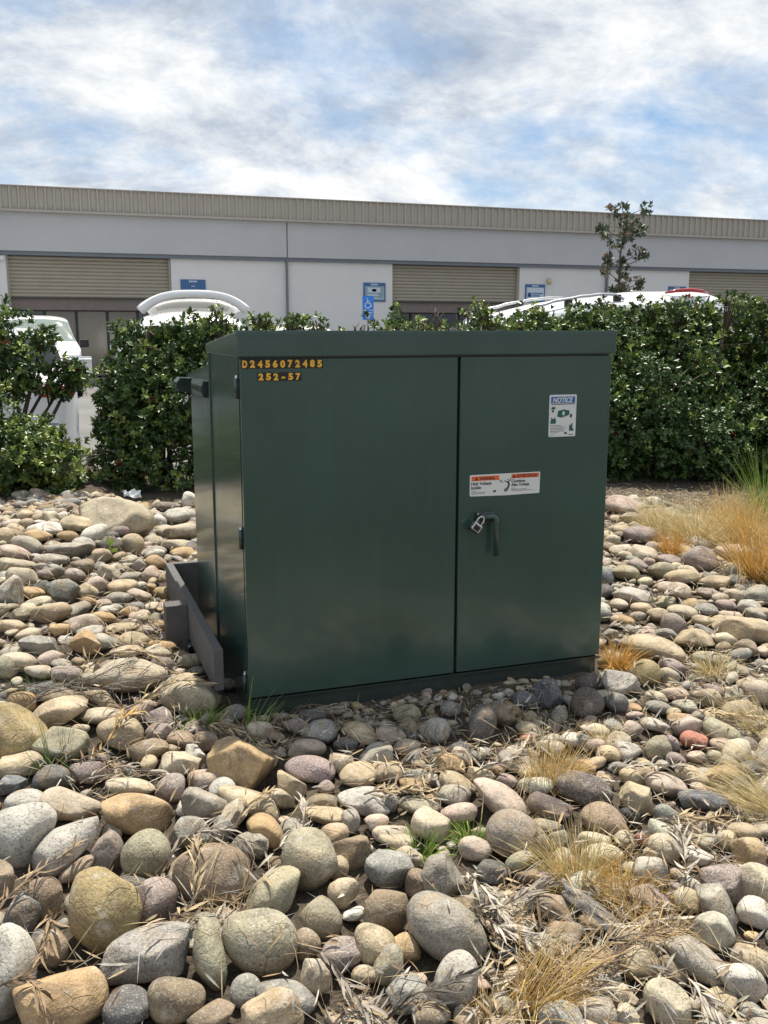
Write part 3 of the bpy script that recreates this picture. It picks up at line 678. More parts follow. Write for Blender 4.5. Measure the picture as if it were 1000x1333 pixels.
# ------------------------------------------------------------------ young tree in front of the building
tp = on_y(806, 385, 18.0); tx0 = float(tp[0])
t = empty('young_tree', (tx0, 18.0, -0.02), label='slim young tree with sparse clumps of big leaves before the building', cat='tree')
PXM = 0.0198
clumps = [(815, 266, 10), (833, 272, 9), (800, 276, 8), (812, 283, 13), (826, 292, 15), (793, 296, 11), (835, 300, 9), (812, 305, 14), (806, 318, 11), (826, 331, 12), (838, 336, 7), (799, 336, 8), (790, 353, 9), (806, 345, 6), (818, 354, 12), (806, 368, 9), (828, 368, 8), (818, 378, 11), (803, 380, 10), (812, 393, 12)]
tr = MB(); tr.tube([(0, 0, 0), (0.01, 0, 1.5), (-0.02, 0, 2.6), (0.0, 0.02, 3.4), (0.10, 0, 4.0), (0.16, 0, 4.5)], [0.05, 0.04, 0.032, 0.025, 0.016, 0.008], 8)
rng = np.random.default_rng(77); P = []; N = []
for (cx, cy, r) in clumps:
    q = on_y(cx, cy, 18.0); c = np.array([q[0] - tx0, rng.uniform(-0.3, 0.3), q[2] + 0.02]); zr = max(c[2] - 0.25, 0.6)
    tr.tube([(0.0 + 0.05 * max(0, zr - 3.4), 0, zr), ((c[0]) * 0.6, c[1] * 0.6, c[2] - 0.1), tuple(c)], [0.014, 0.010, 0.005], 5)
    m_ = int(3 + r * 0.5); d = rng.normal(size=(m_, 3)); d /= np.linalg.norm(d, axis=1, keepdims=True)
    P.append(c + d * r * PXM * rng.uniform(0.3, 1.0, (m_, 1))); N.append(d + np.array([0, 0, 0.6]))
tr.build('trunk', M['bark'], t, True)
P = np.concatenate(P); N = np.concatenate(N); nn = len(P)
col = np.where((rng.random(nn) < 0.3)[:, None], np.array([0.19, 0.145, 0.09]), np.array([0.075, 0.105, 0.06])) * rng.uniform(0.7, 1.3, (nn, 1))
V, T, C = leaf_cloud(P, N, rng.uniform(0.11, 0.16, nn), col, rng)
me = fast_mesh('crown', V, T, M['leaf']); set_tint(me, C); link(bpy.data.objects.new('crown', me), t)
# ================================================================== THE CABINET
W_, H_ = 1.495, 1.45
cb = empty('transformer_cabinet', (0, 0, 0), label='large dark green steel pad-mounted electrical cabinet standing in the cobbles', cat='cabinet')
G, GD = M['cab'], M['cab_dark']
# hood over the front compartment: top falls to the rear
hd = MB().prism([(-0.014, 1.364), (-0.014, 1.440), (-0.010, 1.449), (0.0, 1.452), (0.662, 1.402), (0.668, 1.397), (0.668, 1.364)], 'x', -0.008, W_ + 0.006).build('hood', G, cb)
bv = hd.modifiers.new('bevel', 'BEVEL'); bv.width = 0.004; bv.segments = 2; bv.limit_method = 'ANGLE'
MB().prism([(-0.0165, 1.436), (-0.0165, 1.4515), (-0.0155, 1.4535), (0.02, 1.4525), (0.02, 1.449)], 'x', -0.0105, W_ + 0.0085).build('hood_lip', G, hd)
# compartment side walls and sill
bx('side_wall', G, cb, 0.004, 0.012, 0.040, 0.655, 0.03, 1.366); bx('side_wall', G, cb, W_ - 0.012, W_ - 0.004, 0.040, 0.655, 0.03, 1.366)
bx('side_flange', G, cb, -0.002, 0.016, 0.640, 0.662, 0.03, 1.364, bev=0.002); bx('top_rail', GD, cb, 0.0125, W_ - 0.0125, 0.030, 0.06, 1.30, 1.375); bx('corner_filler', GD, cb, W_ - 0.012, W_ - 0.004, 0.029, 0.0395, 0.03, 1.366)
bx('sill', GD, cb, 0.010, W_ - 0.010, 0.016, 0.10, 0.02, 0.104, bev=0.004)
bx('interior_shadow_panel', M['seal'], cb, 0.02, W_ - 0.02, 0.05, 0.07, 0.03, 1.36)
def door(name, x0, x1):
    bm = bmesh.new(); bmesh.ops.create_cube(bm, size=1.0)
    for q in bm.verts: q.co = Vector(((x0 + x1) / 2 + q.co.x * (x1 - x0), 0.014 + q.co.y * 0.028, (0.115 + 1.357) / 2 + q.co.z * (1.357 - 0.115)))
    bmesh.ops.bevel(bm, geom=bm.edges[:], offset=0.005, segments=3, profile=0.55, affect='EDGES')
    return MB().addbm(bm).build(name, G, cb)
dl = door('door', 0.003, 0.8265); dr = door('door', 0.8375, W_ - 0.003)
dl['label'] = 'wide left door'; dr['label'] = 'narrower right door with stickers and handle'
bx('door_flange', G, dl, 0.001, 0.006, 0.029, 0.046, 0.118, 1.354); bx('door_seam', M['seal'], cb, 0.8265, 0.8375, 0.022, 0.030, 0.115, 1.357)
for z in (1.254, 0.712, 0.164):
    h = MB().tube([(-0.004, 0.036, z - 0.036), (-0.004, 0.036, z + 0.036)], 0.0085, 12).build('hinge', GD, cb, True)
    MB().tube([(-0.004, 0.036, z + 0.036), (-0.004, 0.036, z + 0.046)], [0.006, 0.004], 10).build('hinge_pin', M['steel'], h)
    bx('hinge_leaf', GD, h, -0.002, 0.003, 0.040, 0.066, z - 0.034, z + 0.034)
# tank behind, a little lower, with sloped cover and lifting brackets
bx('tank', G, cb, 0.012, W_ - 0.012, 0.664, 1.262, 0.05, 1.245, bev=0.006)
MB().prism([(0.664, 1.245), (0.664, 1.318), (1.275, 1.255), (1.275, 1.240), (1.262, 1.240)], 'x', 0.002, W_ - 0.002).build('tank_cover', G, cb)
for y0, y1, pr in ((0.72, 1.02, 0.022),):
    o = MB().prism([(0.012, 1.175), (-pr * 0.7, 1.180), (-pr, 1.20), (-pr * 0.95, 1.225), (-pr * 0.6, 1.246), (0.012, 1.242)], 'y', y0, y1).build('lifting_bracket', GD, cb)
MB().prism([(0.02, 1.165), (-0.035, 1.170), (-0.052, 1.19), (-0.050, 1.215), (-0.032, 1.236), (0.02, 1.232)], 'y', 1.277, 1.40).build('lifting_bracket', GD, cb)
# pivot handle
hb = bx('handle_plate', GD, cb, 0.905, 0.992, -0.014, 0.001, 0.722, 0.762, bev=0.005)
MB().tube([(0.935, 0.0, 0.744), (0.935, -0.03, 0.744)], 0.017, 16).build('handle_boss', GD, hb, True)
MB().tube([(0.932, -0.030, 0.745), (0.968, -0.034, 0.748), (0.979, -0.036, 0.738), (0.982, -0.036, 0.715), (0.983, -0.035, 0.590)], [0.011, 0.012, 0.012, 0.0115, 0.010], 12).build('handle_rod', G, hb, True)
for x, z in ((0.912, 0.756), (0.912, 0.728)): MB().tube([(x, -0.013, z), (x, -0.018, z)], 0.004, 8).build('bolt', M['steel'], hb)
bx('sill_lip', GD, cb, 0.006, W_ - 0.006, 0.006, 0.018, 0.100, 0.108)
# yellow number tiles
def tiles(chars, x0, x1, z0, z1):
    n = len(chars); pw = (x1 - x0) / n
    for i, ch in enumerate(chars):
        a = x0 + i * pw; dz = 0.0006 * math.sin(i * 2.3)
        p_ = bx('number_tile', M['decal_black'], cb, a + 0.0004, a + pw - 0.0004, -0.0007, 0.0006, z0 + dz, z1 + dz)
        text_mesh('digit', ch, (z1 - z0) * 1.02, M['decal_yellow'], p_, a + pw * (0.17 if ch != '-' else 0.25), -0.0010, z0 + dz + (z1 - z0) * 0.16, width=pw * (0.66 if ch not in '-' else 0.5), bold=0.055)
tiles('D2456072485', 0.006, 0.302, 1.3165 + 0.006, 1.3545)
tiles('252-57', 0.062, 0.222, 1.279, 1.309)
# NOTICE sticker
def quad_print(name, mat, parent, poly, y): return mesh_obj(name, [(p_[0], y, p_[1]) for p_ in poly], [tuple(range(len(poly)))], mat, parent)
nz0, nz1, nx0, nx1 = 1.042, 1.207, 1.217, 1.338
ns_ = MB().prism([(nx0 + 0.004, nz0), (nx1 - 0.004, nz0), (nx1 - 0.001, nz0 + 0.003), (nx1, nz1 - 0.004), (nx1 - 0.004, nz1), (nx0 + 0.004, nz1), (nx0, nz1 - 0.004), (nx0, nz0 + 0.004)], 'y', -0.0008, 0.0006).build('notice_sticker', M['sticker'], cb)
def rect(nm, mat, par, x0, x1, z0, z1, y=-0.0012): return quad_print(nm, mat, par, [(x0, z0), (x1, z0), (x1, z1), (x0, z1)], y)
rect('header', M['st_blue'], ns_, nx0 + 0.007, nx1 - 0.007, nz1 - 0.033, nz1 - 0.008)
text_mesh('heading', 'NOTICE', 0.026, M['sticker'], ns_, nx0 + 0.014, -0.0013, nz1 - 0.030, width=0.090, bold=0.03, shear=0.25)
rect('subheading', M['st_ink'], ns_, nx0 + 0.008, nx1 - 0.008, nz1 - 0.0385, nz1 - 0.0355)
Gp = lambda nm, pts, mat=M['st_green']: quad_print(nm, mat, ns_, [(nx0 + a, nz0 + c) for a, c in pts], -0.0013)
Gp('drawing', [(0.008, 0.110), (0.012, 0.107), (0.024, 0.108), (0.028, 0.112), (0.026, 0.118), (0.012, 0.118)])
Gp('drawing', [(0.011, 0.098), (0.016, 0.096), (0.022, 0.099), (0.020, 0.105), (0.013, 0.105)], M['st_ink'])
Gp('drawing', [(0.036, 0.080), (0.052, 0.075), (0.074, 0.080), (0.090, 0.086), (0.090, 0.102), (0.066, 0.107), (0.040, 0.102)])
Gp('drawing', [(0.006, 0.052), (0.030, 0.052), (0.032, 0.062), (0.026, 0.079), (0.022, 0.071), (0.016, 0.071), (0.012, 0.079), (0.007, 0.062)])
Gp('drawing', [(0.092, 0.078), (0.100, 0.072), (0.103, 0.088), (0.094, 0.089)], M['st_ink'])
Gp('drawing', [(0.091, 0.022), (0.112, 0.022), (0.110, 0.030), (0.105, 0.035), (0.106, 0.052), (0.101, 0.052), (0.099, 0.045), (0.091, 0.046)])
o_ = quad_print('drawing', M['sticker'], ns_, [(nx0 + 0.058, nz0 + 0.086), (nx0 + 0.068, nz0 + 0.084), (nx0 + 0.069, nz0 + 0.099), (nx0 + 0.060, nz0 + 0.100)], -0.0016)
for i, ww in enumerate((0.046, 0.058, 0.070, 0.062, 0.066, 0.034)): rect('print_line', M['st_grey'], ns_, nx0 + 0.006, nx0 + 0.006 + ww, nz0 + 0.044 - i * 0.0058, nz0 + 0.0463 - i * 0.0058)
rect('print_line', M['st_ink'], ns_, nx0 + 0.088, nx0 + 0.110, nz0 + 0.006, nz0 + 0.0085); rect('print_line', M['st_grey'], ns_, nx0 + 0.006, nx0 + 0.022, nz0 + 0.006, nz0 + 0.008); rect('print_line', M['st_ink'], ns_, nx0 + 0.070, nx0 + 0.082, nz0 + 0.010, nz0 + 0.017)
# bilingual WARNING sticker
wx0, wx1, wz0, wz1 = 0.882, 1.184, 0.824, 0.907
ws = MB().prism([(wx0, wz0 + 0.003), (wx0 + 0.004, wz0), (wx0 + 0.16, wz0 - 0.0035), (wx1, wz0 - 0.002), (wx1 + 0.002, wz1 - 0.003), (wx1, wz1), (wx0 + 0.004, wz1), (wx0, wz1 - 0.004)], 'y', -0.0008, 0.0006).build('warning_sticker', M['sticker'], cb)
rect('header', M['st_orange'], ws, wx0 + 0.007, wx0 + 0.125, wz1 - 0.024, wz1 - 0.006); rect('header', M['st_orange'], ws, wx0 + 0.178, wx1 - 0.004, wz1 - 0.021, wz1 - 0.004)
text_mesh('heading', 'WARNING', 0.018, M['st_ink'], ws, wx0 + 0.040, -0.0013, wz1 - 0.0215, width=0.066, bold=0.02)
text_mesh('heading', 'ADVERTENCIA', 0.018, M['st_ink'], ws, wx0 + 0.200, -0.0013, wz1 - 0.0185, width=0.090, bold=0.02)
quad_print('alert_triangle', M['st_ink'], ws, [(wx0 + 0.020, wz1 - 0.022), (wx0 + 0.036, wz1 - 0.022), (wx0 + 0.028, wz1 - 0.008)], -0.0013)
quad_print('alert_triangle', M['st_ink'], ws, [(wx0 + 0.181, wz1 - 0.019), (wx0 + 0.197, wz1 - 0.019), (wx0 + 0.189, wz1 - 0.006)], -0.0013)
text_mesh('wording', 'High Voltage', 0.0165, M['st_ink'], ws, wx0 + 0.006, -0.0012, wz1 - 0.040, width=0.086, bold=0.02)
text_mesh('wording', 'Inside', 0.0165, M['st_ink'], ws, wx0 + 0.006, -0.0012, wz1 - 0.0555, width=0.042, bold=0.02)
text_mesh('wording', 'Contiene', 0.0165, M['st_ink'], ws, wx0 + 0.178, -0.0012, wz1 - 0.037, width=0.060, bold=0.02)
text_mesh('wording', 'Alto Voltaje', 0.0165, M['st_ink'], ws, wx0 + 0.178, -0.0012, wz1 - 0.0515, width=0.078, bold=0.02)
for (a, c, dz) in ((0.006, 0.026, 0.062), (0.006, 0.068, 0.068), (0.006, 0.064, 0.073), (0.178, 0.196, 0.059), (0.178, 0.246, 0.064), (0.178, 0.270, 0.069)): rect('print_line', M['st_grey'], ws, wx0 + a, wx0 + c, wz1 - dz - 0.0022, wz1 - dz)
rect('print_line', M['st_ink'], ws, wx0 + 0.100, wx0 + 0.112, wz0 + 0.012, wz0 + 0.019)
fx, fz = wx0 + 0.150, wz0 + 0.042       # falling figure and bolt
fig = MB()
for pts, r in (([(0.012, 0.010), (0.018, -0.004), (0.014, -0.014)], 0.0042), ([(0.014, -0.014), (0.004, -0.020), (-0.004, -0.026)], 0.0026), ([(0.014, -0.014), (0.012, -0.024), (0.000, -0.030)], 0.0026), ([(0.014, 0.008), (0.022, 0.012), (0.026, 0.022)], 0.0020), ([(0.013, 0.008), (0.004, 0.008), (-0.002, 0.014)], 0.0020)):
    fig.tube([(fx + a, -0.0008, fz + c) for a, c in pts], r, 8)
fig.tube([(fx + 0.013, -0.0008, fz + 0.017), (fx + 0.013, -0.0009, fz + 0.0172)], 0.004, 8)
for i, q in enumerate(fig.v): fig.v[i] = (q[0], -0.0010 + (q[1] + 0.0008) * 0.05, q[2])
fig.build('falling_figure', M['st_ink'], ws)
quad_print('lightning_bolt', M['st_ink'], ws, [(fx - 0.030, fz + 0.020), (fx - 0.014, fz + 0.014), (fx - 0.016, fz + 0.010), (fx - 0.002, fz + 0.006), (fx - 0.020, fz + 0.007), (fx - 0.018, fz + 0.012)], -0.0013)
# padlock hanging on the handle
pk = empty('padlock', (0.918, -0.040, 0.742), label='small silver padlock hanging from the cabinet handle', cat='padlock'); pk.rotation_euler = (0, math.radians(38), 0)
MB().tube([(-0.013, 0, -0.026), (-0.013, 0, -0.006), (-0.009, 0, 0.004), (0, 0, 0.008), (0.009, 0, 0.004), (0.013, 0, -0.006), (0.013, 0, -0.026)], 0.0035, 8).build('shackle', M['steel'], pk, True)
pb = MB().box(-0.020, 0.020, -0.010, 0.010, -0.058, -0.024, 0.004).build('lock_body', M['steel'], pk)
MB().box(-0.013, 0.013, -0.012, -0.009, -0.052, -0.032, 0.0015).build('lock_face', M['black'], pb)
bx('lock_bumper', M['black'], pb, -0.021, 0.021, -0.0105, 0.0105, -0.061, -0.055)

# ------------------------------------------------------------------ timber edging frame
pf = empty('edging_frame', (-0.095, 0.75, 0), label='low grey timber edging frame against the left side of the cabinet', cat='timber frame')
def pbx(nm, x0, x1, y0, y1, z0, z1): return bx(nm, M['board'], pf, x0 + 0.095, x1 + 0.095, y0 - 0.75, y1 - 0.75, z0, z1, bev=0.003)
pbx('side_board', -0.114, -0.078, 0.055, 1.50, 0.14, 0.298); pbx('back_board', -0.0775, 1.62, 1.465, 1.50, 0.02, 0.297)
pbx('stake', -0.208, -0.1145, 0.715, 0.80, 0.02, 0.292)
rngc = np.random.default_rng(3)
def scrap(name, px, py, size, label):
    p_ = at_ground(px, py, 0.05); n = 7; V = []; Fc = []
    for i in range(n):
        for j in range(n): V.append(((i / (n - 1) - 0.5) * size * 1.6 + rngc.normal() * size * 0.08, (j / (n - 1) - 0.5) * size + rngc.normal() * size * 0.08, abs(rngc.normal()) * size * 0.28))
    for i in range(n - 1):
        for j in range(n - 1): a = i * n + j; Fc.append((a, a + 1, a + n + 1, a + n))
    o = mesh_obj(name, V, Fc, M['plastic'], None, False, tuple(p_)); o.rotation_euler = (0.3, 0.1, rngc.uniform(0, 3)); tag(o, label, 'litter'); return o
scrap('plastic_scrap', 249, 842, 0.035, 'crumpled clear plastic scrap among stones beside the timber stake')
scrap('plastic_bag', 171, 646, 0.075, 'crumpled pale plastic bag under the hedge behind the big boulder')
# ================================================================== COBBLES
# photo position (centre), size, tilt of long axis (degrees, clockwise), colour, shape: r rounded, a angular, f flat slab
ROCKS = """
25 1085 82 96 30 l r|84 1100 108 56 -38 l r|140 1108 46 54 10 p r|100 1132 54 26 -30 b r|190 1115 68 70 0 y r|137 1186 97 120 -8 O r|203 1176 56 64 20 p r|57 1170 50 54 0 b r|28 1192 52 58 0 d r|66 1237 46 50 0 b r|10 1265 76 122 8 l r|82 1302 120 84 -5 o f|192 1246 128 76 -8 g a|230 1300 78 62 0 b r|165 1312 66 52 0 d r|-4 1150 46 54 0 b r
338 1224 108 84 25 Y r|354 1163 92 54 -30 Y r|403 1122 78 82 10 y r|272 1243 43 92 -12 Y r|320 1290 44 44 0 g r|372 1298 84 46 20 g r|353 1320 86 62 -10 t a|275 1325 66 44 0 b r|419 1196 60 54 20 Y r|447 1243 60 46 -8 p r|400 1230 38 42 0 b r|411 1275 46 56 20 n a|490 1232 54 68 -35 t r|503 1190 62 64 0 b r|447 1163 44 40 -10 t r|275 1138 104 84 8 b r|325 1103 52 38 5 y a|457 1108 54 46 10 b a|508 1132 70 56 15 g a|440 1130 30 32 0 t r|460 1190 34 17 -10 w f|477 1268 42 24 0 t r
582 1208 122 78 36 G r|530 1117 46 32 10 n r|545 1149 38 38 0 b r|577 1142 64 62 20 G a|608 1182 42 40 10 t a|594 1278 60 76 0 l r|527 1237 46 42 10 o r|507 1254 42 54 10 y r|530 1293 60 48 5 g a|562 1323 54 38 0 b r|610 1326 44 30 0 b r|672 1248 52 30 0 K a|725 1183 68 44 25 b r|712 1149 38 25 5 p a|620 1105 50 32 5 k r|655 1312 38 32 0 y r|675 1272 42 32 10 n a|730 1328 62 48 0 g r
772 1183 108 28 30 D r|770 1206 38 28 10 b r|885 1209 40 34 0 y r|928 1215 56 50 20 W r|936 1183 74 42 58 G r|945 1147 64 58 45 p r|984 1190 50 42 35 w r|986 1155 66 60 30 n r|978 1219 20 13 0 o r|915 1252 104 46 27 G f|964 1279 72 50 15 l r|982 1250 64 32 8 t f|875 1265 46 40 20 b r|832 1255 58 48 20 t r|840 1228 64 28 15 G f|868 1308 70 58 25 n r|815 1300 34 32 10 n a|775 1320 60 44 0 G r|818 1322 32 27 0 n a|895 1172 42 32 10 t r|845 1170 62 38 15 p r|848 1135 50 46 30 l r|785 1115 56 36 5 n r|773 1098 46 28 0 n r|812 1092 31 23 0 n r|835 1092 18 19 0 R a|864 1105 48 40 20 n r|850 1113 27 21 0 t r|875 1092 44 30 25 W r|915 1098 36 26 0 y r|973 1110 48 46 10 o r|946 1096 30 30 0 t r|910 1116 42 24 5 w f
15 955 90 78 50 O f|27 995 62 34 0 t f|15 1022 44 28 0 D f|28 914 38 29 10 o r|75 925 82 38 -14 t r|135 932 58 24 5 n r|157 953 64 44 14 t r|78 968 78 50 5 Y r|68 1015 52 38 0 d r|115 1004 52 32 10 p r|105 949 25 15 0 n r|206 934 42 30 20 p a|207 953 38 28 -10 p a|193 977 56 34 -8 b r|237 964 42 26 5 b r|225 976 21 15 0 t r|233 992 62 38 -15 n a|222 1027 40 40 0 p r|170 1025 68 30 12 n r|178 1060 98 54 12 o r|92 1048 82 44 15 n r|35 1046 58 36 8 l r|146 1082 26 36 0 y a|248 1083 56 42 5 g r|247 1050 40 24 -15 w a|36 938 24 24 0 g r|248 903 88 54 12 n r|170 878 100 48 5 n r|120 884 38 19 4 n r|88 878 42 24 10 p r
313 996 94 68 18 o a|267 965 38 28 10 b r|254 986 30 38 0 w a|270 1013 54 28 -8 k r|268 1048 62 58 -15 G a|325 1044 92 38 28 t r|304 1065 36 52 20 n a|290 1082 28 40 0 g r|345 1083 58 42 35 o r|330 1102 40 34 10 G a|378 1023 48 30 25 t a|365 1041 44 28 20 n a|400 974 52 28 6 k r|404 1001 70 36 14 p r|425 1024 24 18 0 p r|338 952 38 30 20 n r|361 959 22 14 10 t r|415 953 52 34 5 g r|408 932 40 22 -8 d r|385 946 32 24 -10 p r|470 955 54 28 16 t r|450 969 34 20 5 d r|492 976 34 22 -5 l r|445 992 36 30 30 n f|466 1009 52 34 0 t r|475 1043 76 36 10 l a|424 1062 66 25 10 t r|456 1070 28 32 0 G r|420 1044 48 26 0 b r|307 928 32 24 0 g r|496 1005 34 28 0 t r|436 1086 38 32 20 t r|490 1071 34 24 0 k r
566 950 43 34 0 l r|627 943 40 54 28 d r|655 930 38 32 5 b a|586 922 28 22 0 g r|530 928 38 24 8 y r|685 912 38 24 10 D a|714 903 40 44 -5 D a|536 957 22 16 0 d r|687 962 19 11 -10 R a|530 971 40 21 -5 n r|502 976 18 22 0 n r|588 997 38 30 8 o r|601 985 30 24 35 n r|620 984 26 14 0 g r|626 1010 38 25 15 t a|596 1020 54 27 22 t r|592 1035 44 30 14 G r|597 1058 52 27 -7 k r|540 1022 44 19 5 o r|540 1008 34 19 5 g r|562 1015 22 20 30 w a|508 1006 34 28 10 t r|546 1050 58 28 5 y r|505 1046 30 26 0 g r|650 1040 84 40 28 k r|674 1089 88 64 22 m r|697 1022 48 24 5 W r|716 1051 64 36 12 P r|760 1024 80 44 5 P r|658 1016 32 20 0 p r|688 1006 28 18 10 t r|688 983 30 18 0 t r|744 963 32 20 5 w r|716 973 40 22 5 n r|706 1061 23 13 0 o r|716 1076 40 20 8 y r|727 1091 30 24 5 y r|516 1098 52 28 8 n r|562 1076 60 42 25 n r|510 1086 54 26 5 n r
840 877 41 39 0 O r|871 880 30 22 10 n r|808 889 52 36 14 l a|766 890 36 28 -10 P r|765 915 45 42 20 P r|801 914 36 26 5 d r|876 868 40 21 10 p r|922 908 37 24 5 t r|990 902 38 34 20 n r|880 903 38 19 4 k r|855 907 32 15 8 n r|858 921 38 18 6 g r|892 919 36 19 8 W r|877 928 21 15 -10 t r|885 935 34 17 -20 o r|853 944 42 18 4 l r|822 950 31 25 10 k r|896 946 46 27 -18 k r|903 964 37 24 6 R r|870 966 32 20 20 p r|940 953 54 29 14 Y r|943 970 39 19 -3 k r|857 977 36 36 35 Y r|793 982 35 23 5 t r|757 965 22 22 0 g r|823 1013 37 26 15 t r|830 1039 50 38 10 t a|867 1022 60 31 10 k r|900 1011 46 27 14 t r|913 1027 32 16 10 k r|915 1042 68 28 -4 D f|868 1063 40 29 28 g r|820 1062 30 23 10 K a|787 1068 64 42 25 b r|864 1086 50 28 32 W r|880 989 28 20 0 p r|950 996 30 26 10 n r|931 985 22 18 0 n r|905 986 26 18 0 k r|776 970 26 18 -15 k r
812 659 50 27 12 k r|824 676 38 20 5 b r|833 697 45 25 0 p r|797 703 23 15 0 n r|812 691 28 15 0 t r|911 729 50 39 5 p r|908 706 40 16 10 l r|956 719 52 22 0 k r|862 744 41 27 5 Y r|888 751 51 21 -10 t r|872 730 36 16 8 p r|930 758 42 19 0 t r|830 736 29 17 10 p r|845 731 17 11 0 k r|837 721 42 22 10 n r|810 716 36 18 0 n r|852 715 28 20 10 G r|815 746 38 21 5 y r|790 752 20 20 0 D r|958 746 28 22 10 g r
850 843 90 32 8 t r|905 832 57 30 5 t a|966 820 80 37 4 t a|970 844 34 26 0 b r|877 813 36 30 20 p r|888 798 42 21 5 n r|918 809 37 17 2 t r|866 786 28 18 -8 Y r|955 776 30 20 5 n r|945 788 30 16 10 p r|920 794 34 18 8 g r|975 790 32 21 -10 l r|992 798 26 16 0 n r|823 775 54 21 10 l r|880 769 42 24 10 k r|856 801 30 20 -8 t r|836 792 32 16 0 t r|806 787 26 16 0 n r|811 808 34 16 5 o r|786 801 22 20 0 g r|868 825 32 16 6 g r|795 826 22 16 0 G r|993 848 22 16 0 k r|942 843 22 16 0 b r|931 858 62 19 4 Y r|921 773 30 16 5 p r|986 775 40 28 0 G r|960 871 38 16 4 Y r
152 672 102 54 2 B a|33 671 23 15 0 t r|34 682 21 15 0 t r|48 676 14 14 0 t r|66 675 26 22 30 n a|19 690 27 19 0 t r|58 689 49 20 4 w r|50 698 38 18 5 o r|100 684 45 25 10 t r|88 698 29 15 0 o r|121 696 44 23 -20 w r|5 700 30 27 0 t r|35 711 45 27 25 G r|21 720 45 20 22 k r|90 715 66 23 4 G f|67 729 49 18 4 G r|22 736 52 20 10 n r|30 752 46 32 10 n f|107 737 31 23 15 b r|70 743 31 20 -3 G r|98 749 29 19 15 p r|82 770 48 38 15 g a|13 770 36 44 0 l a|42 772 35 17 12 o r|113 771 33 24 20 t r|127 763 33 27 25 k r
217 659 42 13 0 P r|247 652 22 26 0 w r|235 672 46 24 -4 l r|206 679 24 22 10 w a|236 693 48 25 -2 n r|155 691 30 18 -10 p r|145 709 32 24 5 P r|172 709 33 30 0 t r|200 705 31 18 4 n r|230 710 44 18 6 n r|200 718 36 15 -3 G r|238 720 36 17 0 o r|133 723 28 20 5 t r|203 732 30 20 10 o r|218 727 18 11 0 G r|181 736 20 18 0 G r|196 749 26 24 -20 k r|170 751 34 14 0 G r|143 746 32 20 20 n a|160 764 42 20 4 t r|181 775 34 17 12 k r|211 774 30 21 0 O r|193 766 20 13 0 o r
67 798 55 30 3 t r|50 783 38 14 -5 n r|113 812 48 31 20 k r|135 805 34 18 14 o r|78 821 32 20 12 o r|17 816 42 20 15 t r|3 795 20 19 0 n r|28 799 24 20 20 Y a|113 836 42 30 30 o a|139 836 36 24 8 G r|50 840 54 28 5 g a|66 857 38 21 -8 k r|22 862 54 28 15 n r|8 868 40 30 5 Y r|52 874 42 18 15 n r|85 877 42 20 14 G r|116 785 24 17 10 o r|135 786 22 13 0 k r|141 794 28 12 5 l r|145 870 34 24 0 b a
173 834 44 25 5 t r|155 778 38 17 0 G r|242 838 36 18 -6 G r|247 861 36 23 -14 Y r|257 874 28 14 -6 g r|207 815 20 16 0 o r|195 790 28 12 -12 n r|168 796 28 16 0 o r|160 816 46 14 -4 t r|205 850 38 19 10 n r|165 848 46 17 2 n r|215 830 18 14 0 g r|190 821 24 14 10 k r|297 891 26 17 -5 d r|92 812 20 14 0 n r|185 800 22 14 0 k r|150 792 22 12 0 l r
"""
COLS = {'l': ((0.35, 0.35, 0.335), 0.9, 'pale grey'), 'g': ((0.215, 0.22, 0.215), 0.6, 'grey'), 'G': ((0.27, 0.255, 0.225), 0.4, 'warm grey'), 'd': ((0.10, 0.10, 0.105), 0.3, 'dark grey'), 'D': ((0.13, 0.145, 0.165), 0.5, 'blue-grey'),
        'K': ((0.035, 0.036, 0.04), 0.1, 'black'), 'w': ((0.46, 0.455, 0.43), 0.6, 'whitish'), 'W': ((0.34, 0.35, 0.29), 0.5, 'pale greenish'), 't': ((0.37, 0.295, 0.195), 0.3, 'tan'), 'o': ((0.37, 0.25, 0.125), 0.25, 'ochre'),
        'O': ((0.30, 0.225, 0.105), 0.3, 'golden brown'), 'b': ((0.235, 0.175, 0.12), 0.35, 'brown'), 'p': ((0.245, 0.195, 0.195), 0.5, 'mauve'), 'P': ((0.115, 0.088, 0.085), 0.3, 'dark purplish'), 'k': ((0.39, 0.305, 0.265), 0.3, 'pinkish'),
        'y': ((0.255, 0.24, 0.175), 0.4, 'olive grey'), 'Y': ((0.27, 0.26, 0.18), 0.5, 'greenish grey'), 'n': ((0.40, 0.35, 0.27), 0.35, 'beige'), 'm': ((0.30, 0.25, 0.215), 0.3, 'taupe'), 'R': ((0.42, 0.15, 0.11), 0.2, 'reddish'), 'B': ((0.41, 0.35, 0.255), 0.3, 'tan')}
WARM = np.array((0.36, 0.288, 0.18))
for k_, (c_, s_, n_) in list(COLS.items()):
    c_ = np.array(c_); wv_ = WARM * (c_.mean() / WARM.mean()); f_ = 0.27 if k_ not in 'RBKoOD' else 0.15
    COLS[k_] = ((c_ * (1 - f_) + wv_ * f_) * 1.0, min(1.0, s_ + 0.25), n_)
ICO = {}
for sub in (2, 3, 4):
    bm = bmesh.new(); bmesh.ops.create_icosphere(bm, subdivisions=sub, radius=1.0)
    ICO[sub] = (np.array([q.co[:] for q in bm.verts]), np.array([[q.index for q in f.verts] for f in bm.faces])); bm.free()
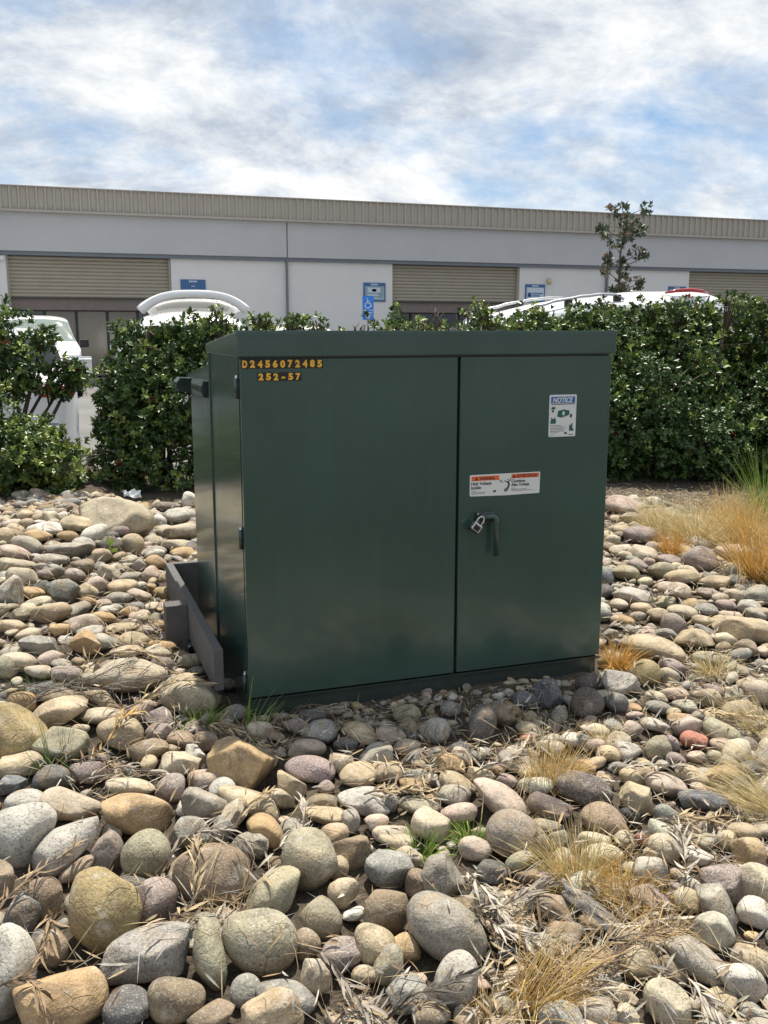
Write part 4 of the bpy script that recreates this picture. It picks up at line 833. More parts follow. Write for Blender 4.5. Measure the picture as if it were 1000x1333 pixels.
def rock_shape(sub, kind, rng):
    n = ICO[sub][0]; r = np.ones(len(n))
    for _ in range(4):
        kv = rng.normal(size=3) * rng.uniform(1.0, 2.0); r += rng.uniform(0.03, 0.085) * np.sin(n @ kv + rng.uniform(0, 6.28))
    p = n * r[:, None]
    if kind == 'r':
        if rng.random() < 0.6: ncut = rng.integers(4, 9); lo, hi, soft = 0.60, 0.88, 0.86
        else: ncut = rng.integers(2, 6); lo, hi, soft = 0.74, 0.95, 0.72
    elif kind == 'a':
        ncut = rng.integers(9, 14); lo, hi, soft = 0.52, 0.86, 0.95
    else:
        ncut = rng.integers(4, 7); lo, hi, soft = 0.7, 0.9, 0.9
    for _ in range(ncut):
        d = rng.normal(size=3); d /= np.linalg.norm(d); off = rng.uniform(lo, hi); e = p @ d - off
        p = p - np.where(e > 0, e * soft, 0)[:, None] * d
    if kind == 'f':
        for s in (1, -1):
            d = np.array([rng.normal() * 0.12, rng.normal() * 0.12, s]); d /= np.linalg.norm(d); e = p @ d - 0.62; p = p - np.where(e > 0, e * 0.92, 0)[:, None] * d
    if kind == 'a':
        for _ in range(5):
            kv = rng.normal(size=3) * 6; p = p * (1 + 0.012 * np.sin(n @ kv + rng.uniform(0, 6)))[:, None]
    tp_ = rng.uniform(-0.24, 0.24); p[:, 1:] *= (1 + tp_ * p[:, :1]); p[:, 2] *= 1 + rng.uniform(-0.2, 0.2) * p[:, 1]
    mn, mx_ = p.min(0), p.max(0); return (p - (mn + mx_) / 2) / ((mx_ - mn) / 2)
# height field of what already lies on the bed
GX0, GX1, GY0, GY1, GR = -2.6, 6.6, -2.6, 4.3, 0.0125
gnx, gny = int((GX1 - GX0) / GR), int((GY1 - GY0) / GR)
gxs = GX0 + (np.arange(gnx) + 0.5) * GR; gys = GY0 + (np.arange(gny) + 0.5) * GR; GXm, GYm = np.meshgrid(gxs, gys)
HG = ground_z(GXm, GYm); HF = HG.copy(); OCC = np.zeros_like(HF, bool)
def maxf(a):
    b = a.copy()
    for dy in (-1, 0, 1):
        for dx in (-1, 0, 1): b = np.maximum(b, np.roll(np.roll(a, dy, 0), dx, 1))
    return b
def splat(V, T):
    P = np.concatenate([V, (V[T[:, 0]] + V[T[:, 1]] + V[T[:, 2]]) / 3]); ix = ((P[:, 0] - GX0) / GR).astype(int); iy = ((P[:, 1] - GY0) / GR).astype(int)
    ok = (ix > 1) & (ix < gnx - 2) & (iy > 1) & (iy < gny - 2)
    if not ok.any(): return
    ix, iy, z = ix[ok], iy[ok], P[ok, 2]; x0, x1, y0, y1 = ix.min() - 1, ix.max() + 2, iy.min() - 1, iy.max() + 2
    loc = np.full((y1 - y0, x1 - x0), -9.0); np.maximum.at(loc, (iy - y0, ix - x0), z); loc = maxf(loc)
    HF[y0:y1, x0:x1] = np.maximum(HF[y0:y1, x0:x1], loc)
rockinfo = []
_areas = sorted((float(q.split()[2]) * float(q.split()[3]) for ln in ROCKS.strip().split('\n') for q in ln.split('|')), reverse=True); AREA_MIN = _areas[300]
fillV = []; fillT = []; fillC = []; nb = 0
for idx, s in enumerate([q for ln in ROCKS.strip().split('\n') for q in ln.split('|')]):
    a = s.split(); cx, cy, pw, ph, tl = map(float, a[:5]); cc, kind = a[5], a[6]
    rng = np.random.default_rng(1000 + idx)
    big = math.sqrt(pw * ph); sub = 4 if (big > 46 or (kind != 'r' and big > 28)) else 3
    d = ray(cx, cy); t_ = 2.5; el = math.atan2(-d[2], math.hypot(d[0], d[1])); pt = el * 0.45
    pw *= 0.96; ph *= 0.98
    for _ in range(25):
        c = CAM + d * t_; m = t_ / F_PX; ha = pw / 2 * m; hb = ph / 2 * m
        dep = min(0.85 * max(ha, hb), 1.35 * min(ha, hb) + 0.02) * rng.uniform(0.92, 1.08) if _ == 0 else dep_k * max(ha, hb)
        if _ == 0: dep_k = dep / max(ha, hb)
        e2 = el - pt; vc = math.sqrt(max(hb * hb - (dep * math.sin(e2)) ** 2, (0.55 * hb) ** 2)) / math.cos(e2)
        if kind == 'f': vc *= 0.9
        vz = max(vc, 0.0) if abs(tl) < 20 else math.hypot(vc * math.cos(math.radians(tl)), ha * math.sin(math.radians(tl)))
        zc = float(ground_z(c[0], c[1])) + 0.60 * vz + 0.012
        t_ = 0.5 * t_ + 0.5 * (zc - CAM[2]) / d[2]
    c = CAM + d * t_
    hd_ = np.array([d[0], d[1], 0]); hd_ /= np.linalg.norm(hd_); rr = np.array([hd_[1], -hd_[0], 0])
    fwd = hd_ * math.cos(pt) + np.array([0, 0, -math.sin(pt)]); upv = np.cross(rr, fwd)
    th = math.radians(-tl); ax1 = rr * math.cos(th) + upv * math.sin(th); ax3 = -rr * math.sin(th) + upv * math.cos(th)
    p = rock_shape(sub, kind, rng); V = p[:, :1] * ax1 * ha + p[:, 1:2] * fwd * dep + p[:, 2:3] * ax3 * vc
    T = ICO[sub][1]
    if np.linalg.det(np.stack([ax1, fwd, ax3])) < 0: T = T[:, ::-1]
    base, spk, _w = COLS[cc]; j = rng.uniform(0.9, 1.1) * (1 + rng.normal(size=3) * 0.012)
    if float(a[2]) * float(a[3]) <= AREA_MIN:       # past the 300 largest: part of the uncounted stones
        fillV.append(V + c); fillT.append(T + nb); nb += len(V); fillC.append(np.tile((*(np.array(base) * j), spk * 0.8), (len(V), 1))); splat(V + c, T); continue
    nm = 'boulder' if cc == 'B' else 'cobble'
    me = fast_mesh(nm, V, T, M['stone'], True)
    set_tint(me, (*(np.array(base) * j), spk * rng.uniform(0.6, 1.2)))
    o = bpy.data.objects.new(nm, me); o.location = c; link(o)
    splat(V + c, T)
    rockinfo.append(dict(o=o, x=cx, y=cy, w=pw, h=ph, c=cc, k=kind, t=tl))
# --- labels that single each stone out
def zone(r):
    x, y = r['x'], r['y']
    if y < 770 and x < 300: return 'below the left hedge'
    if y < 905 and x < 305: return 'left of the timber edging'
    if x > 780 and y < 770: return 'near the right golden grass'
    if x > 780 and y < 890: return 'right of the cabinet'
    if y < 962 and 300 < x < 830: return 'along the cabinet foot'
    if y > 1270: return 'at the bottom ' + ('left' if x < 333 else 'middle' if x < 667 else 'right')
    row = 'upper' if y < 1040 else 'middle' if y < 1160 else 'lower'
    return f"in the {row} {'left' if x < 250 else 'centre-left' if x < 500 else 'centre-right' if x < 750 else 'right'} foreground"
def shp(r):
    if r['k'] == 'f': return 'flat slab'
    if r['k'] == 'a': return 'angular stone'
    q = r['w'] / r['h']
    return 'elongated cobble' if q > 1.75 else 'upright cobble' if q < 0.8 else 'rounded cobble'
def siz(r):
    s = math.sqrt(r['w'] * r['h']); s *= {True: 1.0, False: 1.0}[True]; return 'large' if s > 62 else 'medium' if s > 33 else 'small'
for r in rockinfo: r['lab'] = f"{siz(r)} {COLS[r['c']][2]} {shp(r)} {zone(r)}"
def ordinal(i, n):
    nm = ['leftmost', 'second from left', 'third from left', 'fourth from left', 'fifth from left', 'sixth from left']
    return 'right one' if (n == 2 and i == 1) else 'left one' if n == 2 else 'rightmost' if i == n - 1 else nm[i]
by = {}
for r in rockinfo: by.setdefault(r['lab'], []).append(r)
for lab, rs in by.items():
    rs.sort(key=lambda r: r['x'])
    for i, r in enumerate(rs):
        L_ = lab
        if len(rs) > 1: L_ = f"{lab}, {ordinal(i, len(rs))} of {['', '', 'two', 'three', 'four', 'five', 'six', 'seven'][min(len(rs), 7)]}"
        if r['c'] == 'B': L_ = 'big tan angular boulder at the foot of the left hedge'
        tag(r['o'], L_, 'boulder' if r['c'] == 'B' else 'stone', 'river cobbles of the rock bed')

# --- the uncounted small cobbles between them: dropped on the lowest free spots
pp = proj(np.stack([GXm, GYm, HG], -1).reshape(-1, 3)).reshape(gny, gnx, 2); front = ((GXm - CAM[0]) * FW[0] + (GYm - CAM[1]) * FW[1]) > 0.5
VIS = front & (pp[..., 0] > -90) & (pp[..., 0] < 1090) & (pp[..., 1] > 640) & (pp[..., 1] < 1420)
CABM = (GXm > -0.13) & (GXm < 1.60) & (GYm > 0.0) & (GYm < 1.62); VIS &= ~CABM
# bed of stones ends at the hedge line; the strip under the right hedge is mulch
edge = np.where(GXm < 1.5, 3.75, 2.75 - 0.10 * (GXm - 2.5)); VIS &= (GYm < edge)
HF[CABM] = 0.4
VIS &= ~((GXm > 3.6) & (GYm > 1.75 + 0.25 * np.sin(GXm * 3)))
rng = np.random.default_rng(42)
cand = np.argwhere(VIS)
pxm = np.hypot(GXm - CAM[0], GYm - CAM[1])
pal = 'ttnnnlkGGggpbboyltnGwbdnkgl'
stage = [(0.055, 0.078, 160, 0.012), (0.045, 0.07, 500, 0.018), (0.026, 0.046, 1400, 0.024), (0.012, 0.026, 2400, 0.03)]
nfill = 0
for (r0, r1, cnt, lim) in stage:
    fails = 0
    for _ in range(cnt):
        ci = cand[rng.integers(0, len(cand), 40)]
        rad = rng.uniform(r0, r1); asp = rng.uniform(0.6, 0.95); yawr = rng.uniform(0, PI); fl = rng.uniform(0.45, 0.8)
        if r1 < 0.06:      # small ones only where they show
            ci = ci[pxm[ci[:, 0], ci[:, 1]] < 7.5]
            if not len(ci): continue
        rel = HF[ci[:, 0], ci[:, 1]] - HG[ci[:, 0], ci[:, 1]]
        q = ci[np.argmin(rel)]
        if rel.min() > lim: fails += 1; continue
        x, y = gxs[q[1]], gys[q[0]]; k_ = int(rad / GR) + 1
        y0, y1, x0, x1 = max(q[0] - k_, 0), min(q[0] + k_ + 1, gny), max(q[1] - k_, 0), min(q[1] + k_ + 1, gnx)
        dx = GXm[y0:y1, x0:x1] - x; dy = GYm[y0:y1, x0:x1] - y; ca, sa = math.cos(yawr), math.sin(yawr)
        uu = (dx * ca + dy * sa) / rad; vv = (-dx * sa + dy * ca) / (rad * asp); rho = 1 - uu * uu - vv * vv; m_ = rho > 0
        if not m_.any(): continue
        cz = rad * asp * fl; pr = cz * np.sqrt(np.clip(rho, 0, 1)); need = (HF[y0:y1, x0:x1] + pr)[m_]
        z = np.percentile(need, 50) - 0.35 * cz; top = z + cz
        if z - HG[q[0], q[1]] > lim + cz * 0.9 or (rad > 0.03 and -0.26 < y < 0.1 and -0.1 < x < 1.6): fails += 1; continue
        sub = 3 if (pxm[q[0], q[1]] < 3.2 and rad > 0.03) else 2
        kind = 'a' if rng.random() < 0.35 else 'r'
        p = rock_shape(sub, kind, rng); R = np.array(Matrix.Rotation(yawr, 3, 'Z') @ Matrix.Rotation(rng.normal() * 0.22, 3, 'X') @ Matrix.Rotation(rng.normal() * 0.22, 3, 'Y'))
        V = (p * np.array([rad, rad * asp, cz])) @ R.T + np.array([x, y, z])
        HF[y0:y1, x0:x1] = np.where(m_, np.maximum(HF[y0:y1, x0:x1], z + pr), HF[y0:y1, x0:x1])
        base, spk, _w = COLS[pal[rng.integers(0, len(pal))]]; cl = np.array(base) * rng.uniform(0.8, 1.12) * (1 + rng.normal(size=3) * 0.015)
        fillV.append(V); fillT.append(ICO[sub][1] + nb); nb += len(V); nfill += 1
        fillC.append(np.tile(np.append(cl, spk * rng.uniform(0.4, 1.0)), (len(V), 1)))
me = fast_mesh('small_cobbles', np.concatenate(fillV), np.concatenate(fillT), M['stone'], True); set_tint(me, np.concatenate(fillC))
tag(link(bpy.data.objects.new('small_cobbles', me)), 'smaller cobbles filling the gaps of the rock bed', 'stones', kind='stuff')
print('rocks', len(rockinfo), 'fill', nfill, 'fill tris', sum(len(q) for q in fillT))
HF[CABM] = HG[CABM] + 0.01
# ================================================================== LITTER, SPRAYS, GRASS
def hf(x, y):
    ix = np.clip(((np.asarray(x) - GX0) / GR).astype(int), 0, gnx - 1); iy = np.clip(((np.asarray(y) - GY0) / GR).astype(int), 0, gny - 1); return HF[iy, ix]
HS = HF.copy()
for _ in range(3): HS = (HS + np.roll(HS, 1, 0) + np.roll(HS, -1, 0) + np.roll(HS, 1, 1) + np.roll(HS, -1, 1)) / 5
gyv, gxv = np.gradient(HS, GR)
def hs(x, y):
    ix = np.clip(((np.asarray(x) - GX0) / GR).astype(int), 0, gnx - 1); iy = np.clip(((np.asarray(y) - GY0) / GR).astype(int), 0, gny - 1); return HS[iy, ix], np.clip(gxv[iy, ix], -1, 1), np.clip(gyv[iy, ix], -1, 1)
def leaves_mesh(base, dirv, nrm, ln, wd, curl):
    """narrow folded leaves: base (n,3), dirv, nrm unit, returns V,T with 6 verts per leaf"""
    s = np.cross(dirv, nrm); s /= np.linalg.norm(s, axis=1, keepdims=True) + 1e-9; L = ln[:, None]; Wd = wd[:, None]; cu = (curl * ln)[:, None]
    def st(f, ww, up_): m = base + dirv * L * f + nrm * cu * up_; return [m + s * Wd * ww + nrm * Wd * 0.35 * ww, m, m - s * Wd * ww + nrm * Wd * 0.35 * ww]
    V = np.stack([base] + st(0.28, 0.85, 0.5) + st(0.62, 0.8, 0.6) + [base + dirv * L + nrm * cu * 0.1], 1); n = len(base)
    t = np.array([(0, 2, 1), (0, 3, 2), (1, 2, 5), (1, 5, 4), (2, 3, 6), (2, 6, 5), (5, 7, 4), (6, 7, 5)]); T = (t[None] + (np.arange(n) * 8)[:, None, None]).reshape(-1, 3)
    return V.reshape(-1, 3), T
rng = np.random.default_rng(9)
DRY = np.array([(0.42, 0.33, 0.205), (0.34, 0.255, 0.155), (0.25, 0.17, 0.10), (0.47, 0.43, 0.35), (0.33, 0.31, 0.28), (0.19, 0.135, 0.09)])
# loose dry leaves and needles over the bed, thicker in drifts (photo spots turned to ground points)
drifts = [(430, 935, 0.35), (560, 960, 0.35), (690, 950, 0.35), (250, 930, 0.30), (170, 915, 0.25), (330, 950, 0.22), (660, 1210, 0.22), (700, 1290, 0.20), (780, 1250, 0.25), (820, 1200, 0.2), (140, 1000, 0.18), (920, 1310, 0.2), (880, 1110, 0.25), (470, 1300, 0.18), (240, 1180, 0.16), (950, 900, 0.5), (900, 880, 0.4), (230, 830, 0.2), (180, 830, 0.3), (700, 1180, 0.2), (960, 1060, 0.3), (560, 1010, 0.2), (150, 1270, 0.14), (300, 1180, 0.12), (840, 660, 0.6), (900, 670, 0.7), (830, 640, 0.5), (880, 640, 0.6), (930, 650, 0.6), (980, 650, 0.5)]
pts = []
n_uni = 9000; ci = cand[rng.integers(0, len(cand), n_uni)]; pts.append(np.stack([gxs[ci[:, 1]], gys[ci[:, 0]]], 1) + rng.uniform(-GR, GR, (n_uni, 2)))
for (px_, py_, sg) in drifts:
    c = at_ground(px_, py_, 0.03); k_ = int(220 + 450 * sg); pts.append(c[:2] + rng.normal(size=(k_, 2)) * sg * 0.55)
P2 = np.concatenate(pts); ok = (P2[:, 0] > GX0 + 0.1) & (P2[:, 0] < GX1 - 0.1) & (P2[:, 1] > GY0 + 0.1) & (P2[:, 1] < 3.9) & ~((P2[:, 0] > -0.13) & (P2[:, 0] < 1.6) & (P2[:, 1] > -0.01) & (P2[:, 1] < 1.6)); P2 = P2[ok]
# leaves slip off stone tops into the gaps
rel = hf(P2[:, 0], P2[:, 1]) - ground_z(P2[:, 0], P2[:, 1]); P2 = P2[rng.random(len(P2)) < np.clip(1.2 - rel / 0.07, 0.05, 1)]
z, sx_, sy_ = hs(P2[:, 0], P2[:, 1]); z = np.maximum(z, hf(P2[:, 0], P2[:, 1]) - 0.01); n = len(P2); a = rng.uniform(0, 2 * PI, n)
dv = np.stack([np.cos(a), np.sin(a), np.cos(a) * sx_ + np.sin(a) * sy_ + rng.normal(size=n) * 0.05], 1); dv /= np.linalg.norm(dv, axis=1, keepdims=True)
nr = np.stack([-sx_ * 0.7, -sy_ * 0.7, np.ones(n)], 1) + rng.normal(size=(n, 3)) * 0.25; nr -= dv * (nr * dv).sum(1, keepdims=True); nr /= np.linalg.norm(nr, axis=1, keepdims=True)
needle = rng.random(n) < 0.40; ln = np.where(needle, rng.uniform(0.05, 0.15, n), rng.uniform(0.03, 0.075, n)); wd = np.where(needle, rng.uniform(0.0008, 0.0017, n), rng.uniform(0.0022, 0.0045, n))
B3 = np.stack([P2[:, 0], P2[:, 1], z + 0.006], 1) - dv * ln[:, None] * 0.5
V, T = leaves_mesh(B3, dv, nr, ln, wd, rng.normal(size=n) * 0.10)
C = np.repeat(DRY[rng.integers(0, len(DRY), n)] * rng.uniform(0.75, 1.2, (n, 1)), 8, 0)
me = fast_mesh('leaf_litter', V, T, M['dry']); set_tint(me, np.concatenate([C, np.ones((len(C), 1))], 1))
tag(link(bpy.data.objects.new('leaf_litter', me)), 'loose dry leaves and needles scattered between the stones', 'leaf litter', kind='stuff')

def spray(px_, py_, len_px, ang, colour, label, nl=26, lw=0.005, ll=0.055, arch=0.05, seed=0):
    """a fallen dead twig with narrow leaves on both sides, draped over the stones"""
    rg = np.random.default_rng(500 + seed); c = at_ground(px_, py_, 0.07); m = np.linalg.norm(c - CAM) / F_PX
    th = math.radians(ang); va = RT * math.cos(th) - UP * math.sin(th)       # image direction laid down on the bed
    h = np.array([va[0], va[1], 0.0]) + np.array([FW[0], FW[1], 0]) * (-va[2]) * 1.6
    L = len_px * m * (1.0 if abs(math.sin(th)) < 0.4 else 1.25); h /= np.linalg.norm(h)
    t = empty('dry_leaf_spray', c, 0, label, 'dead twig', 'fallen dry leaf sprays')
    K = 9; f = np.linspace(-0.5, 0.5, K); sd = np.array([-h[1], h[0], 0]); bend = rg.normal() * 0.12
    S = c[:2] + h[:2] * (f * L)[:, None] + sd[:2] * (bend * L * (1 - 4 * f * f))[:, None]
    zz = np.maximum(hs(S[:, 0], S[:, 1])[0], hf(S[:, 0], S[:, 1])) + 0.012 + arch * (0.25 - f * f)
    for _ in range(2): zz[1:-1] = np.maximum(zz[1:-1], (zz[:-2] + zz[2:]) / 2)
    S = np.concatenate([S, zz[:, None]], 1) - c
    MB().tube([tuple(q) for q in S], list(np.linspace(0.003, 0.0012, K)), 5).build('stem', M['bark'], t)
    n = nl; u = np.sort(rg.uniform(0.06, 1.0, n)); B = np.stack([np.interp(u * (K - 1), np.arange(K), S[:, i]) for i in range(3)], 1)
    tg = np.stack([np.interp(u * (K - 1), np.arange(K), np.gradient(S[:, i])) for i in range(3)], 1); tg /= np.linalg.norm(tg, axis=1, keepdims=True)
    side = np.where(np.arange(n) % 2 == 0, 1, -1)[:, None]; upv = np.array([0, 0, 1.0]); lat = np.cross(tg, upv); lat /= np.linalg.norm(lat, axis=1, keepdims=True)
    dv = tg * rg.uniform(0.7, 1.0, (n, 1)) + lat * side * rg.uniform(0.02, 0.62, (n, 1)) + np.array([0, 0, 1]) * rg.normal(size=(n, 1)) * 0.16; dv /= np.linalg.norm(dv, axis=1, keepdims=True)
    nr = upv + rg.normal(size=(n, 3)) * 0.45; nr -= dv * (nr * dv).sum(1, keepdims=True); nr /= np.linalg.norm(nr, axis=1, keepdims=True)
    V, T = leaves_mesh(B, dv, nr, ll * rg.uniform(0.5, 1.35, n), lw * rg.uniform(0.6, 1.3, n), rg.normal(size=n) * 0.22)
    me = fast_mesh('leaves', V, T, M['dry']); C = np.repeat(np.array(colour) * rg.uniform(0.7, 1.25, (n, 1)), 8, 0); set_tint(me, np.concatenate([C, np.ones((len(C), 1))], 1))
    link(bpy.data.objects.new('leaves', me), t)
gy, tn, br_, sv, og = (0.35, 0.305, 0.25), (0.42, 0.325, 0.20), (0.25, 0.18, 0.115), (0.44, 0.395, 0.33), (0.46, 0.30, 0.12)
SPR = [(268, 1127, 120, 4, gy, 'grey dead spray draped over the brown cobble in the left foreground', 46), (240, 1168, 90, 84, tn, 'tan dead spray hanging beside the mauve cobble, left foreground', 34), (45, 1165, 130, 62, br_, 'brown arching dead twig over the dark stones at the left edge', 26), (62, 1222, 90, -70, br_, 'brown dead spray with curled leaves on the small brown cobble, lower left', 26),
       (140, 968, 80, 62, og, 'ochre dead spray standing out between the tan cobbles, upper left', 26), (160, 1008, 100, 14, gy, 'grey dead spray lying below the ochre one, left', 34), (640, 1178, 110, -55, sv, 'silvery dead spray right of the large grey egg-shaped cobble', 46), (690, 1222, 90, -28, sv, 'silvery dead spray over the black stone, lower centre-right', 44), (662, 1190, 90, 30, gy, 'dark grey dead spray crossing the silvery one', 36),
       (775, 1240, 190, 18, tn, 'long tan bundle of dry stalks across the lower right', 70), (800, 1262, 150, 24, br_, 'brown dry stalks under the long tan bundle, lower right', 50), (884, 1112, 80, 78, sv, 'pale dead spray between the whitish slab and the ochre stone, right', 34), (928, 1312, 80, -50, sv, 'pale dead spray at the bottom right edge', 38), (468, 1292, 130, -32, gy, 'olive grey dead spray at the bottom, right of the angular tan stone', 48),
       (845, 1000, 90, 2, sv, 'pale dead spray above the pinkish white cobble, right', 38), (648, 990, 80, 35, sv, 'pale dead spray in the sun below the cabinet middle', 40), (28, 1322, 80, -20, br_, 'dark dead spray at the bottom left corner', 24), (905, 1060, 110, 22, tn, 'tan dead spray below the slate slab, right', 40), (70, 888, 190, 12, (0.12, 0.115, 0.105), 'long dark needle-leaved branch across the left cobbles', 110), (120, 905, 170, 16, (0.15, 0.14, 0.12), 'second dark needle-leaved branch beside the long one, left', 90),
       (215, 912, 100, 20, tn, 'tan dead leaves below the big beige cobble, left', 46), (300, 946, 90, -20, tn, 'tan dead leaves behind the ochre boulder-like stone', 40), (545, 1300, 90, 10, (0.10, 0.09, 0.08), 'dark dead leaves at the bottom beside the pale domed cobble', 30), (515, 1035, 80, 8, tn, 'tan dead leaves over pale cobbles, centre', 36), (330, 1060, 70, 60, tn, 'tan dead leaves in the gap right of the long tan cobble', 30), (375, 1070, 80, 70, sv, 'pale dead leaves between ochre cobbles, centre-left', 36),
       (160, 862, 80, 10, tn, 'tan dead leaves left of the timber stake', 30), (870, 775, 60, 30, sv, 'pale dead leaves among cobbles right of the cabinet', 24), (820, 818, 70, -5, sv, 'pale dead leaves above the long tan cobble right of the cabinet', 30), (950, 935, 90, 15, tn, 'tan dead leaves among small stones near the right edge', 40)]
for i, q in enumerate(SPR):
    nd = 'needle' in q[5] or 'stalks' in q[5]
    spray(*q[:6], nl=q[6], seed=i, lw=0.0018 if nd else 0.0042, ll=0.09 if nd else 0.062)

def tuft(px_, py_, hpx, n, cols, label, spread=0.55, lean=(0, 0), seed=0, bw=0.0011, group='ornamental grass tufts', cat='grass', droop=0.7, rad=0.03):
    rg = np.random.default_rng(900 + seed); c = at_ground(px_, py_, 0.02); c[2] = ground_z(c[0], c[1]) + 0.0
    Hm = hpx * np.linalg.norm(c - CAM) / F_PX; K = 6
    a = rg.uniform(0, 2 * PI, n); rr = np.sqrt(rg.random(n)) * rad; b = np.stack([np.cos(a) * rr, np.sin(a) * rr, np.zeros(n)], 1)
    az = a + rg.normal(size=n) * 0.6; sp = np.abs(rg.normal(size=n)) * spread + 0.08; L = Hm * rg.uniform(0.6, 1.25, n)
    lv = RT * lean[0] + np.array([FW[0], FW[1], 0]) * lean[1]
    o0 = np.stack([np.cos(az) * sp, np.sin(az) * sp, np.ones(n)], 1) + lv; o0 /= np.linalg.norm(o0, axis=1, keepdims=True)
    dr = rg.uniform(0.2, 1.0, n) * droop; pts = []; p = b.copy(); d = o0.copy(); out = o0.copy(); out[:, 2] = 0; out += lv * 0.6
    for k_ in range(K + 1):
        pts.append(p.copy()); p = p + d * (L / K)[:, None]; d = d + (out * 0.5 - np.array([0, 0, 0.55])) * (dr * 1.6 / K)[:, None]; d /= np.linalg.norm(d, axis=1, keepdims=True)
    side = np.cross(o0, rg.normal(size=(n, 3))); side /= np.linalg.norm(side, axis=1, keepdims=True)
    kink = np.where(rg.random(n) < 0.25, rg.uniform(0.3, 0.8, n), 9.0); S = np.stack(pts, 1)
    for k_ in range(1, K + 1):
        m_ = (k_ / K) > kink; S[m_, k_] = S[m_, k_ - 1] + (np.stack([np.cos(az[m_] + 0.7), np.sin(az[m_] + 0.7), np.full(m_.sum(), -0.45)], 1) * (L[m_] / K)[:, None])
    bwn = bw * rg.uniform(0.55, 1.5, n); wv = 1.0 * (1 - 0.75 * np.linspace(0, 1, K + 1) ** 1.5); Lf = S - side[:, None] * (bwn[:, None] * wv[None, :])[:, :, None]; Rt = S + side[:, None] * (bwn[:, None] * wv[None, :])[:, :, None]
    V = np.stack([Lf, Rt], 2).reshape(n, -1, 3); T = []
    for k_ in range(K): T += [(2 * k_, 2 * k_ + 1, 2 * k_ + 3), (2 * k_, 2 * k_ + 3, 2 * k_ + 2)]
    T = (np.array(T)[None] + (np.arange(n) * 2 * (K + 1))[:, None, None]).reshape(-1, 3)
    me = fast_mesh('grass_tuft', V.reshape(-1, 3), T, M['blade']); cs = np.array(cols)[rg.integers(0, len(cols), n)] * rg.uniform(0.75, 1.2, (n, 1))
    C = np.repeat(cs, 2 * (K + 1), 0); set_tint(me, np.concatenate([C, np.ones((len(C), 1))], 1))
    o = bpy.data.objects.new('grass_tuft', me); o.location = c; link(o); tag(o, label, cat, group)
GOLD = [(0.60, 0.41, 0.15), (0.55, 0.34, 0.10), (0.64, 0.49, 0.22)]; STRAW = [(0.62, 0.51, 0.27), (0.55, 0.43, 0.21), (0.66, 0.57, 0.35)]; ORNG = [(0.62, 0.36, 0.09), (0.66, 0.42, 0.13), (0.56, 0.30, 0.07)]
GRN = [(0.20, 0.32, 0.05), (0.26, 0.36, 0.08), (0.14, 0.24, 0.04)]; MIXG = STRAW + GOLD + [(0.30, 0.33, 0.12)]
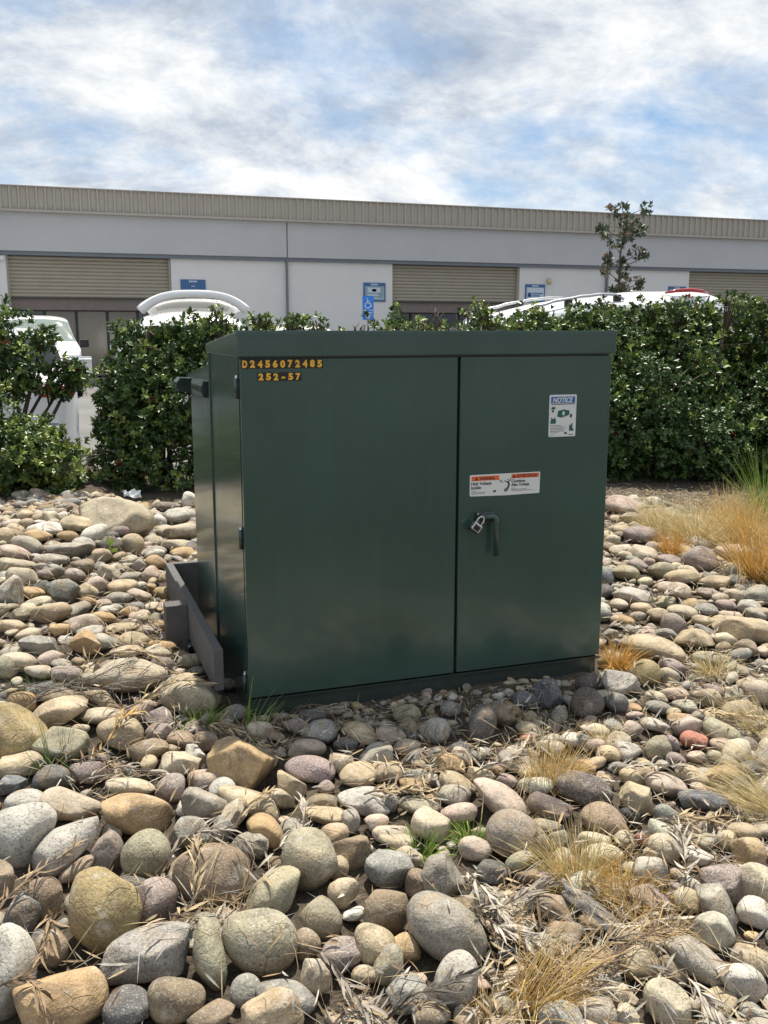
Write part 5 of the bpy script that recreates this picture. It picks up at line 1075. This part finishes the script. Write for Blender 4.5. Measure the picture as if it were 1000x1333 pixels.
TU = [(873, 722, 45, 280, ORNG, 'bright orange grass tuft behind the round mauve cobble, right', 0.55, (0, 0)), (905, 706, 56, 850, STRAW, 'pale straw grass tuft left of the orange ones at the right', 0.8, (-0.1, 0)), (862, 694, 54, 700, STRAW, 'pale straw grass under the hedge, right of the brown oval cobbles', 0.8, (-0.2, 0)), (945, 692, 58, 850, STRAW + GOLD, 'straw and gold grass before the low dark shrub', 0.8, (0, 0)), (985, 752, 80, 750, ORNG + GOLD, 'large orange grass tuft at the right edge', 0.55, (-0.05, 0)), (972, 708, 70, 650, GOLD, 'golden grass behind the large orange tuft at the right edge', 0.6, (0, 0)),
      (996, 676, 84, 300, GRN, 'tall fresh green grass clump at the right edge under the hedge', 0.45, (0.05, 0)), (805, 868, 42, 300, ORNG, 'small orange grass tuft at the cabinet right corner', 0.55, (0, 0)), (752, 1150, 88, 420, MIXG, 'large golden grass tuft in the centre-right foreground', 0.75, (-0.1, 0)), (812, 1162, 58, 260, ORNG + GOLD, 'orange grass tuft right of the large golden one', 0.8, (0.0, 0)), (714, 1020, 75, 260, STRAW + GOLD, 'thin golden grass below the cabinet, near the dark purplish cobbles', 0.4, (0.05, 0)), (735, 1010, 40, 220, ORNG, 'low orange grass between the dark purplish cobbles', 0.9, (0.2, 0)), (788, 968, 34, 200, STRAW, 'small pale fountain-shaped grass tuft right of the cabinet foot', 0.9, (0, 0)),
      (692, 1305, 105, 200, GOLD, 'golden grass tuft arching to the right at the bottom', 0.35, (0.45, 0)), (632, 1325, 45, 160, GOLD, 'low golden grass beside the pale domed cobble at the bottom', 0.8, (0, 0)), (998, 1052, 75, 300, STRAW, 'pale combed grass lying over the slate slab at the right edge', 0.35, (-0.9, 0)), (1000, 1012, 66, 220, STRAW, 'pale combed grass above the slate slab at the right edge', 0.4, (-0.8, 0)), (990, 945, 55, 200, STRAW, 'pale dry grass near the right edge, above the reddish cobble level', 0.6, (-0.6, 0)), (930, 875, 40, 200, STRAW, 'flattened straw grass below the large tan slab at the right', 1.2, (-0.2, 0)),
      (262, 940, 34, 110, GRN, 'bright green grass tuft in front of the beige cobble by the cabinet', 0.9, (0.2, 0)), (332, 948, 66, 34, GRN, 'sparse tall green grass at the cabinet left corner', 0.5, (0.25, 0)), (72, 1000, 85, 46, [(0.10, 0.16, 0.05)], 'sparse dark green grass over the olive cobble at left', 0.35, (-0.1, 0)), (612, 1092, 34, 160, GRN, 'fresh green grass under the pinkish elongated cobble, centre', 0.9, (0, 0)), (548, 1108, 42, 90, GRN, 'small weed with green blades left of the fresh green grass', 0.8, (0, 0)), (850, 1222, 75, 150, GOLD + [(0.35, 0.24, 0.10)], 'thin brown-gold grass over the mauve cobble, right foreground', 0.5, (0, 0)), (660, 1080, 40, 60, STRAW, 'few pale blades over the taupe cobble', 0.6, (0.6, 0)), (50, 905, 40, 50, [(0.13, 0.2, 0.05)], 'thin green blades beside the long dark branch at left', 0.6, (0, 0))]
for i, q in enumerate(TU): tuft(*q[:6], spread=q[6], lean=q[7], seed=i, bw=0.0018 if q[4] is GRN else (0.0013 if q[1] < 900 else 0.0009), rad=0.05 if q[2] > 45 else 0.03)
# a single bright sprout near the boulder
c = at_ground(144, 728, 0.0); t = empty('seedling', c, 0, 'tiny bright green seedling among cobbles below the big boulder', 'plant')
MB().tube([(0, 0, 0), (0.002, 0, 0.06), (0.0, 0, 0.09)], [0.006, 0.005, 0.003], 6).build('stem', M['leaf'], t)
B = np.array([[0, 0, 0.08], [0, 0, 0.07], [0.0, 0, 0.04]]); dv = np.array([[-0.2, 0.1, 0.95], [0.45, 0.1, 0.8], [0.8, 0, 0.35]]); dv /= np.linalg.norm(dv, axis=1, keepdims=True); nr = np.array([[0, -1, 0.1]] * 3) * 1.0; nr -= dv * (nr * dv).sum(1, keepdims=True); nr /= np.linalg.norm(nr, axis=1, keepdims=True)
V, T = leaves_mesh(B, dv, nr, np.array([0.055, 0.05, 0.05]), np.array([0.011, 0.011, 0.012]), np.zeros(3))
me = fast_mesh('leaves', V, T, M['leaf']); set_tint(me, (0.30, 0.48, 0.06, 1)); link(bpy.data.objects.new('leaves', me), t)
for ob in t.children:
    if ob.name.startswith('stem'): set_tint(ob.data, (0.25, 0.40, 0.06, 1))
